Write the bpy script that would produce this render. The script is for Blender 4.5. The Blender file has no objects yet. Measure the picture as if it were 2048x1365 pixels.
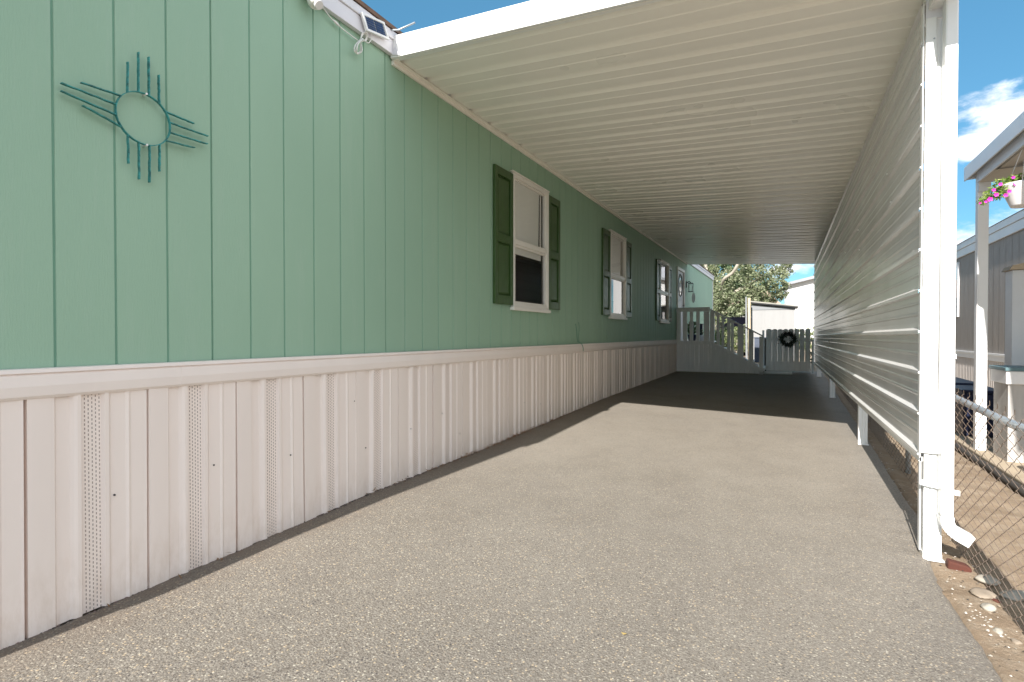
import bpy, bmesh, math, random
from mathutils import Vector, Matrix, noise
random.seed(7)
R = math.radians
sc = bpy.context.scene
COL = sc.collection

# ---------------------------------------------------------------- camera
FPX = 1071.0
yaw = math.atan(557 / FPX); pitch = -math.atan(13.0 / FPX)
cam = bpy.data.cameras.new("camera"); camo = bpy.data.objects.new("camera", cam); COL.objects.link(camo)
cam.sensor_width = 36; cam.lens = 36 * FPX / 2048; cam.clip_start = .02; cam.clip_end = 2000
camo.location = (0, 0, 1.115); camo.rotation_euler = (R(90) + pitch, 0, yaw)
sc.camera = camo

# ---------------------------------------------------------------- sky and sun
SUNV = Vector((-.095, -1.58, 1.0)).normalized()          # towards the sun
EL = math.asin(SUNV.z); AZ = math.atan2(SUNV.x, SUNV.y)
world = bpy.data.worlds.new("World"); sc.world = world; world.use_nodes = True
W = world.node_tree; W.nodes.clear()
def wn(t, **k):
    n = W.nodes.new(t)
    for a, b in k.items(): setattr(n, a, b)
    return n
wout = wn('ShaderNodeOutputWorld'); wbg = wn('ShaderNodeBackground'); W.links.new(wbg.outputs[0], wout.inputs[0])
sky = wn('ShaderNodeTexSky'); sky.sky_type = 'NISHITA'; sky.sun_disc = False
sky.sun_elevation = EL; sky.sun_rotation = AZ; sky.altitude = 1500; sky.air_density = 1.0; sky.dust_density = .3; sky.ozone_density = 1.0
wbg.inputs[1].default_value = .15
wtc = wn('ShaderNodeTexCoord')
nz = wn('ShaderNodeTexNoise'); nz.inputs['Scale'].default_value = 9; nz.inputs['Detail'].default_value = 9; nz.inputs['Roughness'].default_value = .62
mp = wn('ShaderNodeMapping'); mp.inputs['Scale'].default_value = (1, 1, 2.2)
W.links.new(wtc.outputs['Generated'], mp.inputs[0]); W.links.new(mp.outputs[0], nz.inputs['Vector'])
nzo = wn('ShaderNodeMath', operation='SUBTRACT'); W.links.new(nz.outputs[0], nzo.inputs[0]); nzo.inputs[1].default_value = .5
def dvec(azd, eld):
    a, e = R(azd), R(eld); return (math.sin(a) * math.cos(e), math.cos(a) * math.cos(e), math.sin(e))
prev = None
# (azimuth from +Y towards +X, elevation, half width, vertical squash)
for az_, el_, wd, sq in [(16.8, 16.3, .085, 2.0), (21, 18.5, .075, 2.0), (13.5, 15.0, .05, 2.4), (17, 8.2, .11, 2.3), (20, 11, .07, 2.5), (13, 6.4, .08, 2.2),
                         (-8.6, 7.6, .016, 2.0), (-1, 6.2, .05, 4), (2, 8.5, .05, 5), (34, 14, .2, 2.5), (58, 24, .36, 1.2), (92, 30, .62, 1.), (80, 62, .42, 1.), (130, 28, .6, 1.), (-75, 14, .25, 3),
                         (-110, 30, .4, 1.5), (-150, 30, .4, 1.3), (170, 24, .6, 1.2)]:  # the wide clouds out of view are added to raise the fill light
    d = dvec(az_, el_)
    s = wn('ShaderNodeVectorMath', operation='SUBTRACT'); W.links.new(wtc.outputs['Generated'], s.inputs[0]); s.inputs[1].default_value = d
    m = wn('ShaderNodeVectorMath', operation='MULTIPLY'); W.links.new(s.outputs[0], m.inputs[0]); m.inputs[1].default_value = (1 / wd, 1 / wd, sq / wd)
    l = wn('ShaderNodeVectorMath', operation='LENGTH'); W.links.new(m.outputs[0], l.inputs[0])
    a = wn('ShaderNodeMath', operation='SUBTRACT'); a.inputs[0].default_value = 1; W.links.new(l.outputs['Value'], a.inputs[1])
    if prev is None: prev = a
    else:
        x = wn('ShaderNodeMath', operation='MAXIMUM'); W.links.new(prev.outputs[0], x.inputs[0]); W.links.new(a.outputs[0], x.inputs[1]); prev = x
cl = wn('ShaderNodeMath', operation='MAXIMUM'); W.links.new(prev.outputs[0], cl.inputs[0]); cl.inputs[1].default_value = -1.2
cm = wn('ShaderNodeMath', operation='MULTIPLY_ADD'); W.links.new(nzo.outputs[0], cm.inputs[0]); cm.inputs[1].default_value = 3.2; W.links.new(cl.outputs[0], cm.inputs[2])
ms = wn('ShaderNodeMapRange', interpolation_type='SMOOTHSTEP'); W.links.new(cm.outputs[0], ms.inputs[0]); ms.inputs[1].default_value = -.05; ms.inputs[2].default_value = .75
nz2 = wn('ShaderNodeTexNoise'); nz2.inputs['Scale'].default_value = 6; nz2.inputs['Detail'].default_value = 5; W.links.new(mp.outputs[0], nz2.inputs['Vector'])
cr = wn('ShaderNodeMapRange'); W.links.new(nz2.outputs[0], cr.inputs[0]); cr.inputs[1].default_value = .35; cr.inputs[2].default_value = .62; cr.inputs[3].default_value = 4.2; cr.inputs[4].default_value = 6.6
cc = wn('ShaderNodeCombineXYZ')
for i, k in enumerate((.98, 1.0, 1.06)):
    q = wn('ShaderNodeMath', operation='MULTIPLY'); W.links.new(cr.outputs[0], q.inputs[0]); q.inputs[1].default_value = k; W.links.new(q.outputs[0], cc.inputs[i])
tint = wn('ShaderNodeMix', data_type='RGBA', blend_type='MULTIPLY'); tint.inputs[0].default_value = 1
W.links.new(sky.outputs[0], tint.inputs[6]); tint.inputs[7].default_value = (.37, .58, .60, 1)
flat = wn('ShaderNodeMix', data_type='RGBA'); flat.inputs[0].default_value = .5; W.links.new(tint.outputs[2], flat.inputs[6]); flat.inputs[7].default_value = (.40, 1.33, 2.20, 1)
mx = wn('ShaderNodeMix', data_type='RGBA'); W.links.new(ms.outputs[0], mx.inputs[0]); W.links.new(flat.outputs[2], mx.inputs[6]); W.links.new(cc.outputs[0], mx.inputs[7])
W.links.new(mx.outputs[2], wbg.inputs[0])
sl = bpy.data.lights.new("sun", 'SUN'); sl.energy = 4.7; sl.angle = R(.5); sl.color = (1, .955, .895)
so = bpy.data.objects.new("sun", sl); COL.objects.link(so); so.rotation_euler = (-SUNV).to_track_quat('-Z', 'Y').to_euler(); so.location = (0, -5, 12)

sc.view_settings.view_transform = 'Standard'; sc.view_settings.look = 'None'; sc.view_settings.gamma = 1
sc.view_settings.use_curve_mapping = False; sc.view_settings.exposure = 1.04
sc.cycles.max_bounces = 10; sc.cycles.diffuse_bounces = 8; sc.cycles.glossy_bounces = 5; sc.cycles.transparent_max_bounces = 12
sc.cycles.use_denoising = True

# ---------------------------------------------------------------- materials
def lin(c):
    return tuple((v / 12.92 if v <= .04045 else ((v + .055) / 1.055) ** 2.4) for v in (x / 255 for x in c))
class NT:
    def __init__(s, name):
        s.m = bpy.data.materials.new(name); s.m.use_nodes = True; s.t = s.m.node_tree; s.p = s.t.nodes['Principled BSDF']
        s.tc = s.t.nodes.new('ShaderNodeTexCoord').outputs['Object']
    def n(s, t, ins=None, **k):
        x = s.t.nodes.new(t)
        for a, b in k.items(): setattr(x, a, b)
        for a, b in (ins or {}).items():
            if isinstance(b, bpy.types.NodeSocket): s.t.links.new(b, x.inputs[a])
            else: x.inputs[a].default_value = b
        return x
    def link(s, a, b): s.t.links.new(a, b)
    def scaled(s, sc_): return s.n('ShaderNodeMapping', {0: s.tc, 'Scale': sc_}).outputs[0]
    def noise(s, scale, detail=4, rough=.55, vec=None):
        return s.n('ShaderNodeTexNoise', {'Vector': vec or s.tc, 'Scale': scale, 'Detail': detail, 'Roughness': rough}).outputs[0]
    def ramp(s, f, lo, hi, a=0., b=1.):
        return s.n('ShaderNodeMapRange', {0: f, 1: lo, 2: hi, 3: a, 4: b}).outputs[0]
    def mixc(s, f, a, b, mode='MIX'):
        x = s.n('ShaderNodeMix', data_type='RGBA', blend_type=mode)
        for i, v in ((0, f), (6, a), (7, b)):
            if isinstance(v, bpy.types.NodeSocket): s.link(v, x.inputs[i])
            elif i == 0: x.inputs[0].default_value = v
            else: x.inputs[i].default_value = (*v[:3], 1)
        return x.outputs[2]
    def math(s, op, a, b=0.):
        x = s.n('ShaderNodeMath', operation=op)
        for i, v in ((0, a), (1, b)):
            if isinstance(v, bpy.types.NodeSocket): s.link(v, x.inputs[i])
            else: x.inputs[i].default_value = v
        return x.outputs[0]
    def bump(s, f, strength=.3, dist=.01):
        b = s.n('ShaderNodeBump', {'Height': f, 'Strength': strength, 'Distance': dist}); s.link(b.outputs[0], s.p.inputs['Normal'])
    def fin(s, col=None, rough=None, metal=None, spec=None):
        for k, v in (('Base Color', col), ('Roughness', rough), ('Metallic', metal), ('Specular IOR Level', spec)):
            if v is None: continue
            if isinstance(v, bpy.types.NodeSocket): s.link(v, s.p.inputs[k])
            else: s.p.inputs[k].default_value = (*v, 1) if k == 'Base Color' else v
        return s.m
def simple(name, col, rough=.55, var=.08, scale=3., bump=0., bscale=80., metal=0., spec=.4, stretch=(1, 1, 1), dirt=0., dirtcol=(.18, .13, .09)):
    k = NT(name); v = k.scaled(stretch)
    f = k.noise(scale, 5, .6, v)
    c = k.mixc(k.ramp(f, .3, .7), tuple(x * (1 - var) for x in col), tuple(min(1, x * (1 + var)) for x in col))
    if dirt:
        g = k.noise(scale * 4.3, 8, .7, v); c = k.mixc(k.ramp(g, .56, .8, 0, dirt), c, dirtcol)
    if bump: k.bump(k.noise(bscale, 3, .6, v), bump, .004)
    return k.fin(c, k.ramp(k.noise(scale * 2, 3), .3, .7, rough * .88, min(1, rough * 1.12)), metal, spec)

M = {}
# siding: painted hardboard with a fine embossed grain running up the boards
k = NT('green siding paint')
gr = k.noise(1, 4, .6, k.scaled((60, 160, 22)))
fi = k.noise(420, 2, .5)
big = k.noise(.9, 4, .6, k.scaled((1, 1, .5)))
c = k.mixc(k.ramp(big, .3, .7), (.288, .445, .326), (.322, .488, .360))
c = k.mixc(k.ramp(fi, .35, .75, 0, .22), c, (.225, .35, .255))
c = k.mixc(k.ramp(k.noise(2.6, 8, .78, k.scaled((1, 3, .3))), .52, .8, 0, .22), c, (.47, .54, .48))
k.bump(k.math('ADD', k.math('MULTIPLY', gr, 1.0), k.math('MULTIPLY', fi, .5)), .38, .003)
M['siding'] = k.fin(c, .62, 0, .35)
M['groove'] = simple('groove paint', (.165, .32, .235), .8)
def vinyl(name, col, vents=False):
    k = NT(name)
    f = k.noise(1.6, 5, .6, k.scaled((1, 2.5, .5)))
    c = k.mixc(k.ramp(f, .3, .7), tuple(x * .96 for x in col), col)
    sep = k.n('ShaderNodeSeparateXYZ', {0: k.tc})
    # splashed dust near the ground
    low = k.ramp(sep.outputs[2], .02, .34, 1, 0)
    dn = k.ramp(k.noise(7, 7, .7, k.scaled((1, 3, 1))), .42, .75)
    c = k.mixc(k.math('MULTIPLY', k.math('MULTIPLY', low, dn), .55), c, (.52, .39, .28))
    if vents:
        y = k.math('MULTIPLY', k.math('SUBTRACT', sep.outputs[1], .885), 1 / .4064); y = k.math('FRACT', y)
        s = k.math('MULTIPLY', k.math('SUBTRACT', y, .1785 / .4064), .4064 / .0123)         # slot column number
        ci = k.math('FLOOR', s); cf = k.math('ABSOLUTE', k.math('SUBTRACT', k.math('FRACT', s), .5))
        zz = k.math('ADD', k.math('MULTIPLY', sep.outputs[2], 1 / .0165), k.math('MULTIPLY', ci, .5))
        zf = k.math('ABSOLUTE', k.math('SUBTRACT', k.math('FRACT', zz), .5))
        m = k.math('MULTIPLY', k.math('LESS_THAN', cf, .15), k.math('LESS_THAN', zf, .27))
        m = k.math('MULTIPLY', m, k.math('GREATER_THAN', s, 0)); m = k.math('MULTIPLY', m, k.math('LESS_THAN', s, 5))
        c = k.mixc(m, c, (.30, .24, .21))
    k.bump(k.noise(260, 3, .6), .12, .002)
    return k.fin(c, .42, 0, .4)
M['skirt'] = vinyl('almond vinyl skirting', (.88, .775, .71), True)
M['trimvinyl'] = vinyl('almond vinyl trim', (.88, .79, .735))
M['white'] = simple('white paint', (.80, .80, .79), .4, .03, 2, .05, 90)
M['steelwhite'] = simple('white enamelled steel', (.80, .80, .785), .33, .04, 1.5, .04, 60, spec=.5, dirt=.10)
M['rustwhite'] = simple('white steel with rust flecks', (.8, .79, .77), .45, .04, 4, .1, 60, dirt=.55, dirtcol=(.30, .12, .05))
M['fascia'] = simple('pale fascia paint', (.70, .69, .72), .5, .04, 2, .05, 90, dirt=.08)
M['ceil'] = simple('cream roof pan underside', (.88, .86, .80), .30, .04, .6, stretch=(.5, 1, 1), spec=.55)
M['ceilsm'] = M['ceil']
k = NT('cream side panel enamel')
f = k.noise(.5, 3, .5, k.scaled((1, .3, .8)))
c = k.mixc(k.ramp(f, .3, .7), (.73, .72, .71), (.79, .78, .77))
c = k.mixc(k.ramp(k.noise(6, 8, .75, k.scaled((1, .6, 2.0))), .62, .85, 0, .12), c, (.5, .47, .43))
k.bump(k.noise(.8, 2, .5, k.scaled((1, .6, 2.5))), .10, .012)
M['panel'] = k.fin(c, k.ramp(k.noise(1.2, 3, .6), .3, .7, .17, .27), 0, .7)
M['ledger'] = simple('beige steel angle', (.84, .81, .74), .45, .06)
M['shutter'] = simple('dark green shutter plastic', (.042, .090, .022), .42, .12, 5, .12, 200, stretch=(1, 4, 1), spec=.5)
M['winframe'] = simple('ivory window vinyl', (.80, .775, .72), .4, .03, 3)
M['blind'] = simple('ivory blind slats', (.86, .85, .80), .5, .03)
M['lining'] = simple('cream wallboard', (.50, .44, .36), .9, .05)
M['darkroom'] = simple('unlit room brown', (.07, .04, .04), .7, .2)  # very dark brown, an unlit interior put into the colour
M['curtain'] = simple('pale patterned curtain', (.46, .46, .45), .8, .25, 9, .1, 30)
M['doorpaint'] = simple('pinkish white door paint', (.74, .70, .70), .45, .03)
M['black'] = simple('black painted metal', (.015, .015, .017), .4, .2)
M['shingle'] = simple('brown roof shingle', (.16, .10, .07), .95, .3, 14, .4, 60)
M['gabledark'] = M['shingle']
g_ = bpy.data.materials.new('window glass'); g_.use_nodes = True; t = g_.node_tree; t.nodes.clear()
o = t.nodes.new('ShaderNodeOutputMaterial'); mxs = t.nodes.new('ShaderNodeMixShader'); gl = t.nodes.new('ShaderNodeBsdfGlossy'); tr = t.nodes.new('ShaderNodeBsdfTransparent'); fr = t.nodes.new('ShaderNodeFresnel')
fr.inputs[0].default_value = 1.55; gl.inputs['Roughness'].default_value = .01; tr.inputs[0].default_value = (.95, .96, .96, 1)
lw = t.nodes.new('ShaderNodeLayerWeight'); lw.inputs[0].default_value = .5
pw = t.nodes.new('ShaderNodeMath'); pw.operation = 'POWER'; pw.inputs[1].default_value = 4.0; t.links.new(lw.outputs['Facing'], pw.inputs[0])
ma = t.nodes.new('ShaderNodeMath'); ma.operation = 'MULTIPLY_ADD'; ma.inputs[1].default_value = .9; ma.inputs[2].default_value = .07; t.links.new(pw.outputs[0], ma.inputs[0])
t.links.new(ma.outputs[0], mxs.inputs[0]); t.links.new(tr.outputs[0], mxs.inputs[1]); t.links.new(gl.outputs[0], mxs.inputs[2]); t.links.new(mxs.outputs[0], o.inputs[0])
M['glass'] = g_
M['patina'] = simple('teal patina wire', (.035, .22, .21), .5, .6, 45, .5, 150, dirt=.9, dirtcol=(.16, .58, .58))
M['cell'] = simple('blue solar cells', (.012, .035, .10), .15, .2, 20)
M['cord'] = simple('white plastic cord', (.78, .77, .74), .4, .04)
# asphalt: worn, brownish-grey, with pale and dark aggregate showing
k = NT('worn asphalt')
vo = k.n('ShaderNodeTexVoronoi', {'Vector': k.tc, 'Scale': 115.0}, feature='F1')
vc = k.n('ShaderNodeSeparateColor', {0: vo.outputs['Color']})
edge = k.ramp(vo.outputs['Distance'], .30, .58, 1, 0)
vo2 = k.n('ShaderNodeTexVoronoi', {'Vector': k.tc, 'Scale': 260.0}, feature='F1'); vc2 = k.n('ShaderNodeSeparateColor', {0: vo2.outputs['Color']})
big = k.noise(.55, 6, .62); med = k.noise(3.2, 7, .68)
sy = k.n('ShaderNodeSeparateXYZ', {0: k.tc})
# the street end of the slab has lost more binder: coarser and darker there
coarse = k.ramp(k.math('ADD', sy.outputs[1], k.math('MULTIPLY', k.noise(.9, 6, .65), 3.2)), 2.8, 6.4, 1, 0)
c = k.mixc(k.ramp(big, .32, .68), (.208, .184, .154), (.272, .244, .208))
c = k.mixc(k.ramp(med, .35, .72, 0, .6), c, (.305, .278, .236))
c = k.mixc(k.ramp(k.noise(1.7, 7, .7, k.scaled((1.6, .6, 1))), .5, .75, 0, .35), c, (.178, .162, .146))
c = k.mixc(k.ramp(k.noise(70, 4, .7), .35, .7, 0, .30), c, (.165, .146, .126))
c = k.mixc(k.math('MULTIPLY', coarse, k.ramp(k.noise(120, 3, .7), .38, .60, .05, .8)), c, (.115, .096, .076))
am = k.math('MULTIPLY', edge, k.ramp(coarse, 0, 1, .45, 1))
c = k.mixc(k.math('MULTIPLY', k.ramp(vc.outputs[0], .89, .97), am), c, (.46, .42, .34))
c = k.mixc(k.math('MULTIPLY', k.ramp(vc.outputs[1], .86, .95), am), c, (.44, .35, .24))
c = k.mixc(k.math('MULTIPLY', k.ramp(vc.outputs[2], .90, .96), am), c, (.085, .075, .07))
c = k.mixc(k.ramp(vc2.outputs[0], .88, .98, 0, .45), c, (.44, .40, .33))
c = k.mixc(k.ramp(vc2.outputs[1], .88, .97, 0, .7), c, (.10, .09, .08))
# oil drips and pale scuffs where cars stand
st = k.ramp(k.noise(2.1, 6, .7, k.scaled((1.0, .8, 1))), .66, .74, 0, .45)
c = k.mixc(k.math('MULTIPLY', st, k.ramp(sy.outputs[1], 4, 7)), c, (.13, .12, .115))
c = k.mixc(k.ramp(k.noise(1.3, 8, .75, k.scaled((2.2, .7, 1))), .62, .78, 0, .5), c, (.36, .335, .29))
# hairline cracks at the street end
wv_ = k.n('ShaderNodeVectorMath', {0: k.tc, 1: k.n('ShaderNodeVectorMath', {0: k.n('ShaderNodeTexNoise', {'Vector': k.tc, 'Scale': 3.0, 'Detail': 6.0, 'Roughness': .7}).outputs['Color'], 'Scale': .35}, operation='SCALE').outputs[0]}, operation='ADD').outputs[0]
ck = k.n('ShaderNodeTexVoronoi', {'Vector': wv_, 'Scale': .75}, feature='DISTANCE_TO_EDGE').outputs['Distance']
ck = k.math('MULTIPLY', k.ramp(ck, .0015, .005, 1, 0), k.ramp(sy.outputs[1], 1.45, 1.15))
c = k.mixc(k.math('MULTIPLY', ck, .6), c, (.07, .055, .045))
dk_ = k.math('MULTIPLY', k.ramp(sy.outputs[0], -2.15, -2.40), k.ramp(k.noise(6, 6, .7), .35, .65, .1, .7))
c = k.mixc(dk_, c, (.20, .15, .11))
k.bump(k.math('ADD', k.math('MULTIPLY', edge, .5), k.noise(190, 3, .7)), k.ramp(coarse, 0, 1, .20, .48), .005)
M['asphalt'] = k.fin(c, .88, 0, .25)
k = NT('sandy dirt')
c = k.mixc(k.ramp(k.noise(1.1, 7, .65), .3, .7), (.25, .18, .12), (.37, .285, .20))
c = k.mixc(k.ramp(k.noise(9, 8, .75), .45, .75, 0, .6), c, (.49, .42, .33))
c = k.mixc(k.ramp(k.noise(70, 5, .7), .55, .8, 0, .6), c, (.17, .115, .07))
k.bump(k.noise(45, 8, .75), .8, .02)
M['dirt'] = k.fin(c, .95, 0, .2)
M['concrete'] = simple('tan concrete', (.42, .345, .25), .9, .12, 2.2, .3, 90, dirt=.3)
M['concretepale'] = simple('pale concrete', (.58, .53, .47), .9, .12, 6, .4, 60, dirt=.25)
M['rock'] = simple('pale desert stone', (.29, .235, .18), .85, .25, 14, .5, 70)
M['rockwhite'] = simple('white quartz stone', (.34, .31, .26), .7, .15, 14, .4, 70)
M['grit'] = simple('purplish grit', (.16, .11, .10), .9, .3, 30)
M['recess'] = simple('dark reddish brown', (.09, .03, .02), .9, .25, 10, .4, 60)
M['galv'] = simple('galvanised steel', (.42, .45, .47), .42, .12, 12, .05, 90, metal=.55)
M['wire'] = simple('rusty fence wire', (.18, .135, .105), .55, .3, 20, metal=.3)
M['deckpaint'] = simple('grey white deck paint', (.86, .85, .84), .65, .06, 3, .25, 30, stretch=(8, 8, .6), dirt=.12)
M['gate'] = simple('grey white picket paint', (.84, .83, .82), .65, .07, 3, .25, 30, stretch=(8, 8, .6), dirt=.14)
M['darkwood'] = simple('dark weathered post', (.05, .045, .04), .85, .25, 6, .3, 40)
M['treepost'] = simple('pale timber', (.52, .42, .30), .8, .15, 6, .3, 40, stretch=(6, 6, .6))
M['wreath'] = simple('dark wreath foliage', (.018, .028, .018), .7, .5, 30)
M['shedwall'] = simple('off white shed panel', (.30, .298, .295), .6, .04, 2, .1, 40, stretch=(4, 4, .5))
M['shedroof'] = simple('weathered shed roof', (.30, .29, .25), .85, .2, 5, .2, 40)
M['shedtrim'] = simple('grey shed trim', (.22, .23, .24), .6, .1)
M['farwhite'] = simple('white stucco', (.72, .72, .72), .8, .02, 1, .1, 30)
M['roofgrey'] = simple('grey roof edge', (.30, .31, .33), .8, .1)
M['roofpink'] = simple('pinkish tile roof', (.42, .31, .25), .9, .3, 8, .4, 20)
M['nbwall'] = simple('taupe board siding', (.30, .265, .235), .75, .10, 3, .3, 60, stretch=(6, 6, .4), dirt=.2)
M['nbtrim'] = simple('white neighbour trim', (.70, .70, .70), .5, .04)
M['nbskirt'] = simple('taupe steel skirting', (.52, .48, .45), .55, .06)
M['awning'] = simple('awning enamel', (.62, .64, .66), .4, .05)
M['awnceil'] = simple('awning underside', (.55, .52, .47), .5, .06)
M['navy'] = simple('navy plastic', (.018, .024, .06), .4, .2)
M['cabinet'] = simple('grey board cabinet', (.42, .405, .385), .75, .1, 3, .3, 40, stretch=(6, 6, .5))
M['teal'] = simple('teal lid', (.09, .16, .18), .5, .15)
M['orange'] = simple('orange label', (.60, .17, .06), .6, .15)
M['potw'] = simple('white pot plastic', (.74, .72, .72), .45, .04)
M['slate'] = simple('slate blue tarp', (.07, .085, .12), .7, .2)
M['carpaint'] = simple('navy car paint', (.003, .003, .006), .8, .1, spec=.05)
M['chrome'] = simple('silver trim', (.45, .43, .42), .35, .1, metal=.6)
M['rubber'] = simple('black rubber', (.02, .02, .02), .8, .1)
M['flower'] = simple('magenta petunia', (.62, .05, .42), .6, .35, 30)
M['bark'] = simple('pale bark', (.42, .37, .30), .9, .2, 8, .6, 40)
def leafmat(name, a, b, c_):
    k = NT(name); g = k.n('ShaderNodeNewGeometry').outputs['Random Per Island']
    c = k.mixc(k.ramp(g, 0, .6), a, b); c = k.mixc(k.ramp(g, .72, 1), c, c_)
    k.p.inputs['Transmission Weight'].default_value = 0
    m = k.fin(c, .55, 0, .4)
    t = m.node_tree; o = t.nodes['Material Output']; tl = t.nodes.new('ShaderNodeBsdfTranslucent'); ms_ = t.nodes.new('ShaderNodeMixShader'); ms_.inputs[0].default_value = .25
    t.links.new(c, tl.inputs[0]); t.links.new(k.p.outputs[0], ms_.inputs[1]); t.links.new(tl.outputs[0], ms_.inputs[2]); t.links.new(ms_.outputs[0], o.inputs[0])
    return m
M['leaf'] = leafmat('olive leaves', (.10, .135, .06), (.24, .27, .15), (.48, .48, .34))
M['leafdark'] = leafmat('deep green leaves', (.035, .07, .025), (.09, .14, .06), (.18, .23, .11))
M['leaflight'] = leafmat('bright shrub leaves', (.12, .18, .05), (.24, .28, .12), (.42, .42, .26))
M['petleaf'] = leafmat('petunia leaves', (.10, .18, .03), (.22, .32, .07), (.42, .46, .18))

# ---------------------------------------------------------------- mesh helpers
WO = {}
class MB:
    def __init__(s): s.v = []; s.f = []; s.mi = []; s.sm = []
    def face(s, pts, mi=0, sm=False):
        b = len(s.v); s.v += [tuple(p) for p in pts]; s.f.append(tuple(range(b, b + len(pts)))); s.mi.append(mi); s.sm.append(sm); return s
    def box(s, x0, x1, y0, y1, z0, z1, mi=0):
        c = [(x, y, z) for x in (x0, x1) for y in (y0, y1) for z in (z0, z1)]
        b = len(s.v); s.v += c
        for f in ((0, 1, 3, 2), (4, 6, 7, 5), (0, 4, 5, 1), (2, 3, 7, 6), (0, 2, 6, 4), (1, 5, 7, 3)):
            s.f.append(tuple(b + i for i in f)); s.mi.append(mi); s.sm.append(False)
        return s
    def prism(s, poly, axis, a0, a1, mi=0):
        # poly: 2-D points; axis: 'x','y','z' extrusion
        def P(p, a): return {'x': (a, p[0], p[1]), 'y': (p[0], a, p[1]), 'z': (p[0], p[1], a)}[axis]
        n = len(poly); b = len(s.v)
        s.v += [P(p, a0) for p in poly] + [P(p, a1) for p in poly]
        s.f.append(tuple(b + i for i in range(n))[::-1]); s.f.append(tuple(b + n + i for i in range(n)))
        for i in range(n):
            j = (i + 1) % n; s.f.append((b + i, b + j, b + n + j, b + n + i))
        s.mi += [mi] * (n + 2); s.sm += [False] * (n + 2); return s
    def tube(s, pts, r, seg=6, mi=0, cap=True, closed=False):
        pts = [Vector(p) for p in pts]; n = len(pts)
        rs = r if isinstance(r, (list, tuple)) else [r] * n
        b = len(s.v); up = None
        for i, p in enumerate(pts):
            if closed: d = pts[(i + 1) % n] - pts[i - 1]
            else: d = pts[min(i + 1, n - 1)] - pts[max(i - 1, 0)]
            d.normalize()
            if up is None:
                up = Vector((0, 0, 1)) if abs(d.z) < .9 else Vector((1, 0, 0))
            u = d.cross(up)
            if u.length < 1e-4: u = d.cross(Vector((.3, 1, .2)))
            u.normalize(); w = u.cross(d).normalized(); up = w
            for k in range(seg):
                a = 2 * math.pi * k / seg; s.v.append(tuple(p + (u * math.cos(a) + w * math.sin(a)) * rs[i]))
        for i in range(n if closed else n - 1):
            for k in range(seg):
                k2 = (k + 1) % seg; i2 = (i + 1) % n
                s.f.append((b + i * seg + k, b + i * seg + k2, b + i2 * seg + k2, b + i2 * seg + k)); s.mi.append(mi); s.sm.append(True)
        if cap and not closed:
            s.f.append(tuple(b + k for k in range(seg))[::-1]); s.f.append(tuple(b + (n - 1) * seg + k for k in range(seg))); s.mi += [mi] * 2; s.sm += [False] * 2
        return s
    def sweeprect(s, pts, w, d, mi=0):
        # rectangular pipe: pts list of (centre, normal-in-plane vector), width along fixed X-ish axis
        b = len(s.v); n = len(pts)
        for c, nn, ww in pts:
            c = Vector(c); nn = Vector(nn); ww = Vector(ww)
            for a, e in ((-1, -1), (1, -1), (1, 1), (-1, 1)): s.v.append(tuple(c + ww * (a * w / 2) + nn * (e * d / 2)))
        for i in range(n - 1):
            for k in range(4):
                k2 = (k + 1) % 4; s.f.append((b + i * 4 + k, b + i * 4 + k2, b + i * 4 + 4 + k2, b + i * 4 + 4 + k)); s.mi.append(mi); s.sm.append(False)
        return s
    def build(s, name, mats, parent=None, loc=None, bevel=0.):
        if not isinstance(mats, (list, tuple)): mats = [mats]
        me = bpy.data.meshes.new(name)
        if parent is not None: og = WO[parent.name]
        elif loc is not None: og = Vector(loc)
        else:
            xs = [v[0] for v in s.v]; ys = [v[1] for v in s.v]; zs = [v[2] for v in s.v]
            og = Vector(((min(xs) + max(xs)) / 2, (min(ys) + max(ys)) / 2, min(zs)))
        me.from_pydata([(v[0] - og.x, v[1] - og.y, v[2] - og.z) for v in s.v], [], s.f)
        for m in mats: me.materials.append(M[m] if isinstance(m, str) else m)
        me.polygons.foreach_set('material_index', s.mi); me.polygons.foreach_set('use_smooth', s.sm)
        me.update()
        if mats != ['glass']:
            bm = bmesh.new(); bm.from_mesh(me); bmesh.ops.recalc_face_normals(bm, faces=bm.faces); bm.to_mesh(me); bm.free()
        ob = bpy.data.objects.new(name, me); COL.objects.link(ob)
        if parent is not None: ob.parent = parent
        else: ob.location = og
        WO[ob.name] = og
        if bevel:
            bv = ob.modifiers.new('bevel', 'BEVEL'); bv.width = bevel; bv.segments = 2; bv.limit_method = 'ANGLE'; bv.angle_limit = R(40)
        return ob
def tag(o, label=None, cat=None, group=None, kind=None):
    for k_, v in (('label', label), ('category', cat), ('group', group), ('kind', kind)):
        if v: o[k_] = v
    return o
def thing(name, label, cat, loc=(0, 0, 0), group=None):
    o = bpy.data.objects.new(name, None); COL.objects.link(o); o.location = loc; o.empty_display_size = .1; WO[o.name] = Vector(loc)
    return tag(o, label, cat, group)
def lerp(a, b, t): return a + (b - a) * t
def tab(T, y):
    if y <= T[0][0]: return T[0][1]
    for (a, u), (b, v) in zip(T, T[1:]):
        if y <= b: return lerp(u, v, (y - a) / (b - a))
    return T[-1][1]
TL = [(-30, -.05), (0, 0), (.8, .025), (1.7, .045), (2.65, .085), (4.1, .097), (7.6, .18), (13.3, .235), (22, .26), (80, .3)]
TR = [(-30, -.06), (0, -.01), (3.3, .0), (6, .085), (9.5, .145), (13.2, .22), (22, .25), (80, .3)]
TN = [(-30, -.05), (4, -.01), (8, -.03), (15, -.1), (22, -.05), (80, .3)]
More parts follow.
